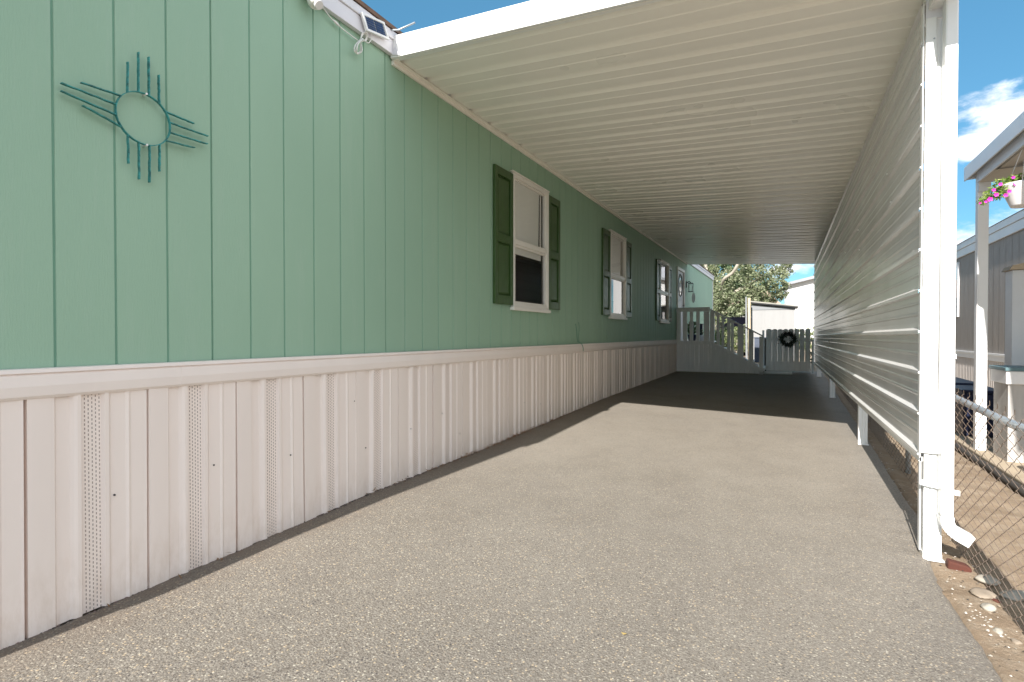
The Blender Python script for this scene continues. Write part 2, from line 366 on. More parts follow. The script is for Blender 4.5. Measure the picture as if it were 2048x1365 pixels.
def gz(x, y):
    a, b, c_ = tab(TL, y), tab(TR, y), tab(TN, y)
    if x <= -2.42: return a
    if x <= .6: return lerp(a, b, (x + 2.42) / 3.02)
    if x <= 1.5: return lerp(b, c_, (x - .6) / .9)
    return c_
XW = -2.42
def PX(y): return .588 - .0085 * (y - 3.3)          # plane of the carport's side panels
def ZR(x, y):                                       # underside of the carport roof
    return 2.985 - .0545 * (x + 2.42) - .0018 * (y - 2.85)

# ================================================================ SETTING
def axis_pts(segs):
    out = []
    for a, b, st in segs:
        n = max(1, round((b - a) / st)); out += [a + (b - a) * i / n for i in range(n)]
    out.append(segs[-1][1]); return out
xs = axis_pts([(-400, -60, 60), (-60, -6, 6), (-6, .5, .65), (.5, 1.5, .03), (1.5, 6, .5), (6, 60, 6), (60, 400, 60)])
ys = axis_pts([(-300, -30, 50), (-30, 1, 3), (1, 6.5, .03), (6.5, 15, .25), (15, 60, 3), (60, 600, 60)])
def asph_edge(y): return .612 + .02 * max(0, min(1, (2.9 - y) / .6)) + .012 * noise.noise((y * 3.1, 2.2, 0)) + .010 * noise.noise((y * 11, 5, 0)) + .006 * noise.noise((y * 37, 1, 0)) + .085 * max(0, min(1, (y - 3.15) / .6))
V = []
for y in ys:
    for x in xs:
        z = gz(x, y)
        if -2.7 < x < asph_edge(y) - .02 and y < 14.9: z -= .04
        elif .5 < x < 1.6 and 0 < y < 8:
            z += .014 * noise.noise((x * 5, y * 5, 0)) + .006 * noise.noise((x * 21, y * 21, 0)) - .006
        V.append((x, y, z))
F_ = []; nx = len(xs)
for j in range(len(ys) - 1):
    for i in range(nx - 1): a = j * nx + i; F_.append((a, a + 1, a + nx + 1, a + nx))
b = MB(); b.v = V; b.f = F_; b.mi = [0] * len(F_); b.sm = [True] * len(F_)
tag(b.build('ground', 'dirt', loc=(0, 0, 0)), 'sandy brown dirt ground with small stones', None, kind='structure')

b = MB(); ysa = axis_pts([(-14, 0, .5), (0, 7, .03), (7, 14.95, .1)])
rows = []
for y in ysa:
    wob = .018 * noise.noise((y * 2.3, 9, 0)) + .012 * noise.noise((y * 9, 4, 0)) + .006 * noise.noise((y * 33, 4, 0))
    le = XW - .02 + (.02 + wob if y < 13 else 0); re = asph_edge(y)
    if y < -.5: le = -6
    xr = [le, le + .02, -2.0, -1.4, -.8, -.2, .3, re - .03, re]
    row = []
    for i, x in enumerate(xr):
        z = gz(x, y) + .006 + .006 * noise.noise((x * .9, y * .9, 0)) * (1 if 0 < i < 8 else 0)
        if i == 8: z -= .028
        if i == 0: z -= .01
        row.append((x, y, z))
    rows.append(row)
b.v = [p for r_ in rows for p in r_]; n = len(rows[0])
for j in range(len(rows) - 1):
    for i in range(n - 1): a = j * n + i; b.f.append((a, a + 1, a + n + 1, a + n)); b.mi.append(0); b.sm.append(0 < i < n - 2)
tag(b.build('driveway', 'asphalt', loc=(0, 0, 0)), 'worn grey asphalt driveway with pale aggregate', None, kind='structure')

# ================================================================ GREEN MANUFACTURED HOME
home = thing('mobile_home', 'long sage green manufactured home with grooved siding and almond skirting', 'house', (XW, 0, 0))
Y0, Y1 = -.2, 19.78
WIN = [(4.632, 5.487, 1.385, 2.69), (7.80, 8.655, 1.385, 2.67), (11.285, 12.14, 1.385, 2.66)]
DOOR = (13.17, 14.15, .95, 2.745)
holes = [(a + .01, b_ - .01, c_ + .01, d_ - .01) for a, b_, c_, d_ in WIN + [DOOR]]
GR0 = .9805; GP = .20320
def strips(y0, y1):
    ev = [(y0, 0.), (y1, 0.)]
    k0 = math.floor((y0 - GR0) / GP) + 1; g = GR0 + k0 * GP
    while g < y1 - .02:
        dpt = -.007 if round((g - GR0) / GP) % 6 == 3 else -.0042
        ev += [(g - .005, 0.), (g - .0035, dpt), (g + .0035, dpt), (g + .005, 0.)]; g += GP
    return sorted(ev)
def siding(y0, y1, z0, z1, x, holes, mb):
    ev = strips(y0, y1); pts = [ev[0]]
    for (ya, xa), (yb, xb) in zip(ev, ev[1:]):
        cut = sorted({e for h in holes for e in h[:2] if ya < e < yb})
        for c_ in cut: pts.append((c_, lerp(xa, xb, (c_ - ya) / (yb - ya))))
        pts.append((yb, xb))
    for (ya, xa), (yb, xb) in zip(pts, pts[1:]):
        if yb - ya < 1e-6: continue
        ym = (ya + yb) / 2; zs = [(z0, z1)]
        for h in holes:
            if h[0] < ym < h[1]: zs = [(z0, h[2]), (h[3], z1)] if h[2] > z0 else [(h[3], z1)]
        mi = 1 if (xa < -.003 and xb < -.003) else 0
        for za, zb in zs: mb.face([(x + xa, ya, za), (x + xb, yb, za), (x + xb, yb, zb), (x + xa, ya, zb)], mi)
b = MB(); siding(Y0, Y1, .95, 3.14, XW, holes, b); b.build('wall', ['siding', 'groove'], home)
b = MB(); b.box(XW - 7, XW - .02, Y0, Y0 + .03, .2, 3.1).prism([(XW - 7, 3.1), (XW - .02, 3.1), (XW - 3.5, 3.9)], 'y', Y0, Y0 + .03)
b.build('end_wall', 'siding', home)
b = MB(); b.box(XW - 7, XW - .02, Y1 - .03, Y1, .2, 3.1).prism([(XW - 7, 3.1), (XW - .02, 3.1), (XW - 3.5, 3.9)], 'y', Y1 - .03, Y1)
b.build('end_wall', 'siding', home)
b = MB(); b.box(XW - 7.05, XW - 7, Y0, Y1, 0, 3.1); b.build('rear_wall', 'siding', home)
b = MB(); b.prism([(XW + .055, 3.155), (XW + .055, 3.18), (XW - 3.5, 4.0), (XW - 7.1, 3.18), (XW - 7.1, 3.155), (XW - 3.5, 3.97)], 'y', Y0 - .1, Y1 + .1)
b.build('roof', 'shingle', home)
b = MB(); b.box(XW + .002, XW + .035, Y0 - .06, Y1 + .06, 3.0, 3.095); b.build('fascia', 'fascia', home, bevel=.004)
b = MB(); b.box(XW + .002, XW + .045, Y0 - .06, Y1 + .06, 3.097, 3.152); b.build('fascia', 'fascia', home, bevel=.004)
b = MB(); b.box(XW + .002, XW + .018, Y1 - .07, Y1 + .01, .95, 2.995); b.build('corner_trim', 'white', home)
# belt trim between siding and skirting: thin lip over a broad rounded band, with lapped joints
def belt(y0, y1, dx, mb):
    prof = [(.004, .994), (.034, .992), (.036, .978), (.026, .975), (.033, .968), (.034, .930), (.028, .895), (.018, .884), (.004, .882)]
    for (x0, z0), (x1, z1) in zip(prof, prof[1:]):
        mb.face([(XW + x0 + dx, y0, z0), (XW + x0 + dx, y1, z0), (XW + x1 + dx, y1, z1), (XW + x1 + dx, y0, z1)])
    mb.face([(XW + x + dx, y1, z) for x, z in prof]); mb.face([(XW + x + dx, y0, z) for x, z in prof])
for i, (a, c_) in enumerate([(Y0, 1.43), (1.425, 5.08), (5.075, 8.73), (8.725, 12.4), (12.395, 16.0), (15.995, Y1)]):
    b = MB(); belt(a, c_, .0025 * (i % 2), b); b.build('belt_trim', 'trimvinyl', home)
# skirting: folded panels, 40.6 cm module
b = MB(); PM = .4064
prof = [(0, -.020), (.0035, -.020), (.0055, .005), (.022, .005), (.086, .003), (.094, -.004), (.136, -.005), (.146, .003), (.156, .007), (.168, .007), (.176, -.004),
        (.1785, -.004), (.240, -.004), (.248, .006), (.262, .006), (.272, .0), (.325, .001), (.335, .005), (.345, .002), (.395, .003), (.4045, .004), (.4055, -.004)]
yk = .885 - PM * 3; pan = 0; prevp = None
while yk < 13.2:
    dy = random.uniform(-.004, .004); dx = random.uniform(-.0015, .0015); lean = random.uniform(-.004, .004)
    for s_, h in prof:
        y = yk + s_ + dy
        if y < Y0: prevp = None; continue
        h2 = XW + .010 + h * 1.45 + dx + .003 * noise.noise((y * .8, 3, 0))
        zb = gz(XW, y) + .003 + .006 * noise.noise((y * 5, 0, 3)); 
        cur = [(h2 + .010 * noise.noise((y * 2.1, 7, 0)) * .5, y + lean, zb), (h2, y + lean * .5, .45), (h2, y, .90)]
        if prevp and y > prevp[0][1] - 1: 
            for q in (0, 1): b.face([prevp[q], cur[q], cur[q + 1], prevp[q + 1]])
        prevp = cur
    yk += PM
b.face([(XW - .01, 13.1, .2), (XW - .01, Y1, .2), (XW - .01, Y1, .9), (XW - .01, 13.1, .9)])
b.build('skirting', 'skirt', home)
for (y, z) in [(1.166, .47), (1.584, .50), (2.02, .46), (2.55, .43), (2.56, .48), (2.60, .39), (3.06, .44), (2.5, .70), (3.45, .5), (3.7, .3), (4.9, .42), (5.3, .36), (11.9, .45)]:
    b = MB(); b.tube([(XW + .009, y, z), (XW + .0155, y, z)], .0038, 6); b.build('nail_head', 'black', home)
# dirt crumbs and dead weeds collected in the foot of the skirting are part of the ground litter (below)

def prev_ring(n=20): return [(math.cos(2 * math.pi * i / n), math.sin(2 * math.pi * i / n)) for i in range(n)]
def frame_rect(mb, y0, y1, z0, z1, w, x0, x1, wt=None, wb=None):
    wt = wt or w; wb = wb or w
    mb.box(x0, x1, y0, y0 + w, z0, z1); mb.box(x0, x1, y1 - w, y1, z0, z1)
    mb.box(x0, x1, y0 + w, y1 - w, z1 - wt, z1); mb.box(x0, x1, y0 + w, y1 - w, z0, z0 + wb)
for wi, (y0, y1, z0, z1) in enumerate(WIN):
    b = MB(); frame_rect(b, y0, y1, z0, z1, .036, XW - .03, XW + .030)
    zm = (z0 + z1) / 2 - .01
    b.box(XW - .012, XW + .024, y0 + .036, y1 - .036, zm - .024, zm + .024)           # meeting rail
    win = b.build('window', 'winframe', home, bevel=.003)
    b = MB(); frame_rect(b, y0 + .037, y1 - .037, z0 + .037, zm - .025, .022, XW - .018, XW + .012); b.build('sash', 'winframe', win)
    b = MB(); frame_rect(b, y0 + .037, y1 - .037, zm + .025, z1 - .037, .012, XW - .028, XW + .002); b.build('sash', 'winframe', win)
    b = MB(); b.box(XW + .002, XW + .048, y0 - .03, y1 + .012, z0 - .033, z0 - .001); b.build('sill', 'winframe', win, bevel=.004)
    b = MB(); b.box(XW + .002, XW + .040, y0 - .035, y1 + .003, z1 + .001, z1 + .014); b.build('head_trim', 'winframe', win, bevel=.003)
    b = MB(); b.face([(XW - .006, y0 + .06, z0 + .06), (XW - .006, y1 - .06, z0 + .06), (XW - .006, y1 - .06, zm - .04), (XW - .006, y0 + .06, zm - .04)]); b.build('pane', 'glass', win)
    b = MB(); b.face([(XW - .014, y0 + .055, zm + .04), (XW - .014, y1 - .055, zm + .04), (XW - .014, y1 - .055, z1 - .055), (XW - .014, y0 + .055, z1 - .055)]); b.build('pane', 'glass', win)
    # room behind
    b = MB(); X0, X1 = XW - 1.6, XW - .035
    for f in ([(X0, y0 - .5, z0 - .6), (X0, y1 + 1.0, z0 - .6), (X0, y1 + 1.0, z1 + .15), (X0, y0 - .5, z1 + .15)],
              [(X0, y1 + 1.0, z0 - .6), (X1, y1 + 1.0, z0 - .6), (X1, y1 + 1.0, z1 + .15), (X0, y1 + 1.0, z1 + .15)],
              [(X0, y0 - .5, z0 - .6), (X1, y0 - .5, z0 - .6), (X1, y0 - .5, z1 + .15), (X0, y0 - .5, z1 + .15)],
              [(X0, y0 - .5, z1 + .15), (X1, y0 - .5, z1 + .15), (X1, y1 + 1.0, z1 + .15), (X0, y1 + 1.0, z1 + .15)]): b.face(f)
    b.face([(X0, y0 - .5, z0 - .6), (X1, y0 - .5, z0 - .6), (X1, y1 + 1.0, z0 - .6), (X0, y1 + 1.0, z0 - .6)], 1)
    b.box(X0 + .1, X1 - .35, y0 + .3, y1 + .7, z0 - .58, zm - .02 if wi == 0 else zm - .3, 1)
    b.build('room_lining', ['lining' if wi < 2 else 'darkroom', 'darkroom'], win)  # third room is lined dark all over to look unlit
    if wi < 2:
        b = MB(); zt = z1 - .05; low = zm - (.13 if wi == 0 else -.04); n = int((zt - low) / .024)
        for i in range(n):
            z = zt - i * .024; b.face([(XW - .022, y0 + .05, z), (XW - .022, y1 - .10, z), (XW - .027, y1 - .10, z - .0235), (XW - .027, y0 + .05, z - .0235)])
        b.build('blind', 'blind', win)
        b = MB(); b.tube([(XW - .018, y1 - .15, z1 - .06), (XW - .018, y1 - .16, zm + .03)], .006, 5); b.build('blind_cord', 'black' if wi == 0 else 'lining', win)
    if wi == 1:
        b = MB(); N = 14
        for i in range(N):
            a, c_ = y0 + .06 + i * .04, y0 + .1 + i * .04
            b.face([(XW - .12 + .012 * (i % 2), a, z0 - .1), (XW - .12 + .012 * ((i + 1) % 2), c_, z0 - .1), (XW - .12 + .012 * ((i + 1) % 2), c_, zm), (XW - .12 + .012 * (i % 2), a, zm)])
        b.build('curtain', 'curtain', win)
        b = MB(); b.box(XW - .10, XW - .06, y0 + .08, y0 + .45, z0, z0 + .26); b.build('picture_frame', simple('brown clay board', (.20, .12, .09), .8), win)
# louver-less raised panel shutters
def shutter(y0, y1, z0, z1):
    b = MB(); x0, x1 = XW + .003, XW + .030; st = .052
    b.box(x0, x1, y0, y0 + st, z0, z1); b.box(x0, x1, y1 - st, y1, z0, z1)
    zm = z0 + (z1 - z0) * .485
    for a, c_ in ((z0, z0 + .085), (zm - .04, zm + .04), (z1 - .075, z1)): b.box(x0, x1, y0 + st, y1 - st, a, c_)
    s_ = b.build('shutter', 'shutter', home, bevel=.004)
    for a, c_ in ((z0 + .085, zm - .04), (zm + .04, z1 - .075)):
        b = MB(); ya, yb = y0 + st, y1 - st; m = .028
        o_ = [(x0 + .004, ya, a), (x0 + .004, yb, a), (x0 + .004, yb, c_), (x0 + .004, ya, c_)]
        i_ = [(x0 + .017, ya + m, a + m), (x0 + .017, yb - m, a + m), (x0 + .017, yb - m, c_ - m), (x0 + .017, ya + m, c_ - m)]
        for q in range(4): b.face([o_[q], o_[(q + 1) % 4], i_[(q + 1) % 4], i_[q]])
        b.face(i_); b.build('raised_panel', 'shutter', s_)
for wi, (y0, y1, z0, z1) in enumerate(WIN):
    shutter(y0 - .365, y0 - .006, 1.40, z1 - .02); shutter(y1 + .006, y1 + (.335 if wi < 2 else .30), 1.40, z1 - .02)
# door
y0, y1, z0, z1 = DOOR
b = MB(); b.box(XW - .05, XW + .03, y0, y0 + .07, z0, z1); b.box(XW - .05, XW + .03, y1 - .07, y1, z0, z1); b.box(XW - .05, XW + .03, y0 + .07, y1 - .07, z1 - .07, z1)
b.build('door_frame', 'winframe', home, bevel=.004)
b = MB(); b.box(XW - .045, XW - .005, y0 + .072, y1 - .072, z0, z1 - .072)
b.box(XW - .006, XW + .001, y0 + .16, y1 - .16, z0 + .15, z0 + .65)
door = b.build('door', 'doorpaint', home, bevel=.004)
b = MB(); cy_, cz_ = (y0 + y1) / 2, 2.33
ring = prev_ring(24)
pts = [(XW + .002, cy_ + .24 * math.cos(2 * math.pi * i / 24), cz_ + .27 * math.sin(2 * math.pi * i / 24)) for i in range(24)]
b.tube(pts, .014, 6, closed=True); b.build('door_window_rim', 'black', door)
b = MB(); b.face([(XW, p[1], p[2]) for p in pts]); b.build('door_window', 'glass', door)
b = MB(); b.tube([(XW - .005, y1 - .14, 1.85), (XW + .05, y1 - .14, 1.85)], [.012, .028], 8); b.build('door_knob', 'chrome', door)

# ================================================================ THINGS ON THE GREEN WALL
# sun-symbol ornament of wire
zc, yc, rr = 2.014, 1.283, .106
XO = XW + .022
orn = thing('sun_ornament', 'teal patinated wire sun symbol with four sets of rays on the green wall', 'wall art', (XO, yc, zc))
def strip(mb, pts, dep, th, closed=False):
    # thin bar standing on edge against the wall: pts are (y, z)
    n = len(pts); b0 = len(mb.v)
    for i in range(n):
        p = Vector(pts[i]); a = Vector(pts[(i + 1) % n if closed else min(i + 1, n - 1)]); c_ = Vector(pts[i - 1 if closed else max(i - 1, 0)])
        t_ = (a - c_).normalized(); q = Vector((-t_.y, t_.x)) * th / 2; x0 = XO - dep / 2 + random.uniform(-.0012, .0012); x1 = XO + dep / 2 + random.uniform(-.0012, .0012)
        for x, sg in ((x0, -1), (x1, -1), (x1, 1), (x0, 1)): mb.v.append((x, p.x + q.x * sg, p.y + q.y * sg))
    for i in range(n if closed else n - 1):
        for k_ in range(4):
            i2 = (i + 1) % n; k2 = (k_ + 1) % 4; mb.f.append((b0 + i * 4 + k_, b0 + i * 4 + k2, b0 + i2 * 4 + k2, b0 + i2 * 4 + k_)); mb.mi.append(0); mb.sm.append(False)
    if not closed: mb.f += [(b0, b0 + 1, b0 + 2, b0 + 3), (b0 + n * 4 - 4, b0 + n * 4 - 3, b0 + n * 4 - 2, b0 + n * 4 - 1)]; mb.mi += [0, 0]; mb.sm += [False, False]
b = MB(); strip(b, [(yc + rr * math.cos(a), zc + rr * math.sin(a)) for a in (2 * math.pi * i / 48 for i in range(48))], .013, .0032, True); b.build('ring', 'patina', orn)
for q in range(4):
    for j, off in enumerate((-.062, -.021, .021, .062)):
        st = math.sqrt(rr * rr - off * off); L = (.185 if abs(off) < .03 else .135) + random.uniform(-.004, .004)
        L *= (.93, .89, 1.0, .84)[q]
        ca, sa = (1, 0) if q == 0 else (0, 1) if q == 1 else (-1, 0) if q == 2 else (0, -1)
        n = 12; pts = []
        for i in range(n):
            f_ = i / (n - 1); r_ = st + L * f_; o2 = off * (1 - (.12, .03, .32, .03)[q] * f_) - (.016 * f_ if q == 2 else 0) + random.uniform(-.0009, .0009)
            pts.append((yc + ca * r_ - sa * o2, zc + sa * r_ + ca * o2))
        b = MB(); strip(b, pts, .0135, .0038); b.build('ray', 'patina', orn)
for z in (zc + rr, zc - rr):
    b = MB(); b.tube([(XW, yc + .008, z), (XO + .009, yc + .008, z)], .0042, 8); b.build('nail', 'white', orn)

# solar panel on the fascia
XS = XW + .05
sp = thing('solar_panel', 'small white framed solar panel on the eave above the wall', 'solar panel', (XS, 2.65, 3.08))
ob_ = [(2.522, 3.102), (2.727, 3.145), (2.777, 3.055), (2.566, 3.012)]
def quadp(u, v): # u along length, v down
    a = (lerp(ob_[0][0], ob_[1][0], u), lerp(ob_[0][1], ob_[1][1], u)); c_ = (lerp(ob_[3][0], ob_[2][0], u), lerp(ob_[3][1], ob_[2][1], u))
    return (lerp(a[0], c_[0], v), lerp(a[1], c_[1], v))
b = MB()
for u0, u1, v0, v1 in ((0, 1, 0, .13), (0, 1, .87, 1), (0, .07, .13, .87), (.93, 1, .13, .87)):
    b.prism([quadp(u0, v0), quadp(u1, v0), quadp(u1, v1), quadp(u0, v1)], 'x', XS, XS + .018)
b.build('frame', 'white', sp)
b = MB(); b.prism([quadp(.07, .13), quadp(.93, .13), quadp(.93, .87), quadp(.07, .87)], 'x', XS, XS + .010); b.build('backing', 'white', sp)
for h in range(2):
    for r_ in range(5):
        u0 = .09 + h * .42; v0 = .15 + r_ * .142
        b = MB(); b.prism([quadp(u0, v0), quadp(u0 + .39, v0), quadp(u0 + .39, v0 + .12), quadp(u0, v0 + .12)], 'x', XS + .010, XS + .013); b.build('solar_cell', 'cell', sp)
b = MB(); b.box(XW + .03, XS, 2.62, 2.68, 3.05, 3.09); b.build('bracket', 'white', sp)
# lamp with its cord
lp = thing('security_light', 'small white security light under the eave with a coiled white cord', 'light', (XW + .05, 2.16, 2.98))
b = MB(); b.tube([(XW + .04, 2.15, 3.03), (XW + .06, 2.15, 2.985), (XW + .075, 2.15, 2.95), (XW + .08, 2.15, 2.935)], [.022, .042, .040, .03], 12); b.build('lamp_head', 'cord', lp)
b = MB(); b.tube([(XW + .09, 2.15, 2.945), (XW + .105, 2.15, 2.93)], [.026, .024], 12); b.build('lens', 'potw', lp)
b = MB(); b.box(XW + .036, XW + .07, 2.12, 2.19, 2.99, 3.06); b.build('mount', 'white', lp, bevel=.004)
def sm(pts, n=6):
    out = []; P_ = [Vector(p) for p in pts]
    for i in range(len(P_) - 1):
        p0 = P_[max(i - 1, 0)]; p1 = P_[i]; p2 = P_[i + 1]; p3 = P_[min(i + 2, len(P_) - 1)]
        for j in range(n):
            t_ = j / n; out.append(.5 * ((2 * p1) + (p2 - p0) * t_ + (2 * p0 - 5 * p1 + 4 * p2 - p3) * t_ * t_ + (3 * p1 - p0 - 3 * p2 + p3) * t_ ** 3))
    out.append(P_[-1]); return out
b = MB(); b.tube(sm([(XW + .06, 2.19, 3.0), (XW + .03, 2.26, 2.982), (XW + .02, 2.348, 2.961), (XW + .02, 2.44, 2.95), (XW + .025, 2.53, 2.942)]), .0035, 6); b.build('cord', 'cord', lp)
b = MB(); b.tube([(XW + .022, 2.33, 2.966), (XW + .022, 2.345, 2.962), (XW + .022, 2.365, 2.957), (XW + .022, 2.38, 2.955)], [.004, .008, .008, .004], 8); b.build('connector', 'cord', lp)
b = MB()
for i in range(7):
    o1 = random.uniform(-.008, .008); o2 = random.uniform(-.006, .006)
    b.tube(sm([(XW + .03 + .004 * i, 2.545, 2.955), (XW + .03 + .004 * i, 2.50 + o1, 2.90 + o2), (XW + .03 + .004 * i, 2.49 + o1, 2.862 + o2), (XW + .035, 2.513, 2.852 + o2), (XW + .03 + .003 * i, 2.54 + o1, 2.88), (XW + .03, 2.548, 2.95),
               (XW + .035, 2.56 + o1, 3.0 + o2), (XW + .035 + .003 * i, 2.585, 3.005 + o1), (XW + .035, 2.59 + o1, 2.975), (XW + .03, 2.55, 2.945)]), .0028, 5)
b.tube(sm([(XW + .04, 2.56, 2.96), (XW + .045, 2.60, 2.955), (XW + .045, 2.625, 2.99), (XW + .045, 2.63, 3.035)]), .003, 5)
b.build('cord_coil', 'cord', lp)
# cable out of the wall
cb = MB(); cb.tube(sm([(XW + .002, 6.398, 1.251), (XW + .012, 6.405, 1.18), (XW + .008, 6.44, 1.06), (XW + .012, 6.47, 1.02), (XW + .045, 6.50, .995), (XW + .045, 6.56, .94), (XW + .04, 6.575, .90)]), .004, 5)
cb.tube(sm([(XW + .002, 6.507, 1.273), (XW + .012, 6.50, 1.2), (XW + .008, 6.49, 1.08), (XW + .02, 6.48, 1.01)]), .003, 5)
tag(cb.build('wall_cable', 'groove'), 'thin dark cable loops hanging from the green wall over the belt trim', 'cable')
# wall lantern next to the door
ln = thing('wall_lantern', 'black wall lantern beside the white door', 'lantern', (XW + .1, 14.53, 2.35))
b = MB(); b.box(XW, XW + .02, 14.48, 14.58, 2.34, 2.5); b.tube([(XW + .02, 14.53, 2.47), (XW + .07, 14.53, 2.5), (XW + .11, 14.53, 2.46)], .012, 6); b.build('bracket', 'black', ln)
b = MB(); b.box(XW + .05, XW + .17, 14.47, 14.59, 2.44, 2.455); b.box(XW + .05, XW + .17, 14.47, 14.59, 2.22, 2.235)
for x in (XW + .055, XW + .158):
    for y in (14.475, 14.578): b.box(x, x + .008, y, y + .008, 2.235, 2.44)
b.build('cage', 'black', ln)
b = MB(); b.tube([(XW + .11, 14.53, 2.235), (XW + .11, 14.53, 2.44)], .04, 10); b.build('glass_shade', 'glass', ln)
# hanging white oval spinner below it
spn = MB(); xo, yo, zo = XW + .2, 14.4, 2.06
pr = [(xo + .045 * math.cos(2 * math.pi * i / 18), zo + .13 * math.sin(2 * math.pi * i / 18)) for i in range(18)]
spn.prism(pr, 'y', yo - .006, yo + .006); spn.tube([(xo, yo, zo + .13), (xo - .03, yo, zo + .36), (XW, yo, zo + .4)], .003, 4)
tag(spn.build('wind_spinner', 'white'), 'white oval wind spinner hanging on the wall under the black lantern', 'ornament')

# ================================================================ CARPORT
YF, YE = 2.85, 14.62
cp = thing('carport', 'long white steel carport with ribbed roof and ribbed side wall', 'carport', (.6, YF, 0))
XE = .60
def wave(y0, y1, per=.3048):
    out = []; y = y0 + .01
    out.append((y0, .0))
    while y < y1:
        for s_, h in ((0, 0.), (.014, .020), (.024, .024), (.052, .024), (.062, .020), (.076, 0.), (.160, -.001), (.167, .004), (.183, .004), (.190, -.001), (.25, -.001)):
            if y + s_ < y1: out.append((y + s_, h))
        y += per
    return out
b = MB(); wv = wave(YF + .012, YE)
xsr = [XW + .008, -1.6, -.8, 0, .6, XE]
for (ya, ha), (yb, hb) in zip(wv, wv[1:]):
    for xa, xb in zip(xsr, xsr[1:]):
        sag = lambda x: -.010 * math.sin(math.pi * (x - XW) / (XE - XW))
        b.face([(xa, ya, ZR(xa, ya) + ha + sag(xa)), (xb, ya, ZR(xb, ya) + ha + sag(xb)), (xb, yb, ZR(xb, yb) + hb + sag(xb)), (xa, yb, ZR(xa, yb) + hb + sag(xa))])
roof = b.build('roof_panel', 'ceil', cp)
b = MB()  # top skin, closes the roof against light
b.v = []; b.prism([(XW + .05, ZR(XW + .05, 8) + .062), (XE, ZR(XE, 8) + .062), (XE, ZR(XE, 8) + .067), (XW + .05, ZR(XW + .05, 8) + .067)], 'y', YF + .015, YE); b.build('roof_skin', 'steelwhite', cp)
def sloped(y0, y1, zlo, zhi, xa, xb, name, mat, bev=.003):
    b = MB(); p = []
    for x in (xa, xb):
        for y in (y0, y1):
            z = ZR(x, (y0 + y1) / 2); p.append((x, y, z + zlo)); p.append((x, y, z + zhi))
    b.v = p
    for f in ((0, 1, 3, 2), (4, 6, 7, 5), (0, 4, 5, 1), (2, 3, 7, 6), (0, 2, 6, 4), (1, 5, 7, 3)): b.f.append(f); b.mi.append(0); b.sm.append(False)
    return b.build(name, mat, cp, bevel=bev)
sloped(YF, YF + .012, -.004, .142, XW + .012, XE + .112, 'front_fascia', 'steelwhite')
sloped(YF + .012, YF + .05, -.006, .004, XW + .012, XE + .112, 'fascia_lip', 'steelwhite', 0)
sloped(YE, YE + .012, -.01, .142, XW + .04, XE + .1, 'rear_fascia', 'steelwhite')
b = MB(); b.prism([(XW + .015, 3.0), (XW + .10, 2.98), (XW + .055, 3.05)], 'y', YF - .006, YF - .001); b.build('fascia_return', 'fascia', cp)
b = MB(); b.tube([(XW + .03, YF - .04, 3.145), (XW + .09, YF - .01, 3.145), (XW + .22, YF + .0, 3.165)], .006, 6); b.build('drip_edge', 'galv', cp)
# wall ledger: channel that carries the pans on the house side
b = MB(); b.box(XW + .003, XW + .020, YF + .02, YE, 2.946, 2.972); b.box(XW + .003, XW + .050, YF + .02, YE, 2.972, 2.976)
b.build('ledger', 'ledger', cp)
# side header beam and gutter
b = MB(); p = []
for y in (YF + .02, YE):
    x = PX(y); z = ZR(x, y)
    p += [(x + .004, y, z - .115), (x + .055, y, z - .115), (x + .055, y, z - .004), (x + .004, y, z - .004)]
b.v = p
for f in ((0, 1, 2, 3), (7, 6, 5, 4), (0, 4, 5, 1), (1, 5, 6, 2), (2, 6, 7, 3), (3, 7, 4, 0)): b.f.append(f); b.mi.append(0); b.sm.append(False)
b.build('side_beam', 'steelwhite', cp)
b = MB(); b.box(XE + .003, XE + .11, YF + .02, YE, 2.76, 2.765).box(XE + .11, XE + .114, YF + .02, YE, 2.76, 2.86).box(XE, XE + .003, YF + .02, YE, 2.70, 2.86).box(XE + .003, XE + .11, YF + .02, YF + .024, 2.70, 2.86)
b.build('gutter', 'steelwhite', cp)
# side wall: horizontal ribbed panels on the inside of the posts
PZ0, PITCH = .500, .2045
prf = []   # (z, protrusion towards the drive (-x))
nrib = 12
for i in range(nrib):
    z = PZ0 + i * PITCH
    prf += [(z, .0), (z + .006, .020), (z + .024, .020), (z + .037, .002), (z + .062, 0.), (z + .096, .0), (z + .103, .004), (z + .112, .004), (z + .119, 0), (z + .155, 0.), (z + .161, .003), (z + .168, .003), (z + .174, 0)]
prf = [p for p in prf if p[0] < 2.76] + [(2.77, 0)]
b = MB(); joints = [3.33, 5.9, 9.5, 13.1, YE - .05]
ysp = []
for a, c_ in zip(joints, joints[1:]):
    n = int((c_ - a) / .25) + 1
    ysp += [a + (c_ - a) * i / n for i in range(n)]
ysp.append(joints[-1])
def pj(y, z, h): return PX(y) - h + .003 * noise.noise((0, y * .6, z * .8))
for ya, yb in zip(ysp, ysp[1:]):
    for (z0_, h0), (z1_, h1) in zip(prf, prf[1:]):
        b.face([(pj(ya, z0_, h0), ya, z0_ - .004 * (ya - 3.3) ), (pj(yb, z0_, h0), yb, z0_ - .004 * (yb - 3.3)), (pj(yb, z1_, h1), yb, z1_ - .004 * (yb - 3.3)), (pj(ya, z1_, h1), ya, z1_ - .004 * (ya - 3.3))])
side = b.build('side_wall', 'panel', cp)
b = MB()
p = []
for y in (3.33, YE - .05):
    x = PX(y); z = PZ0 - .004 * (y - 3.3); p += [(x - .012, y, z - .022), (x + .004, y, z - .022), (x + .004, y, z + .002), (x - .012, y, z + .002)]
b.v = p
for f in ((0, 1, 2, 3), (7, 6, 5, 4), (0, 4, 5, 1), (1, 5, 6, 2), (2, 6, 7, 3), (3, 7, 4, 0)): b.f.append(f); b.mi.append(0); b.sm.append(False)
b.build('bottom_rail', 'steelwhite', cp)
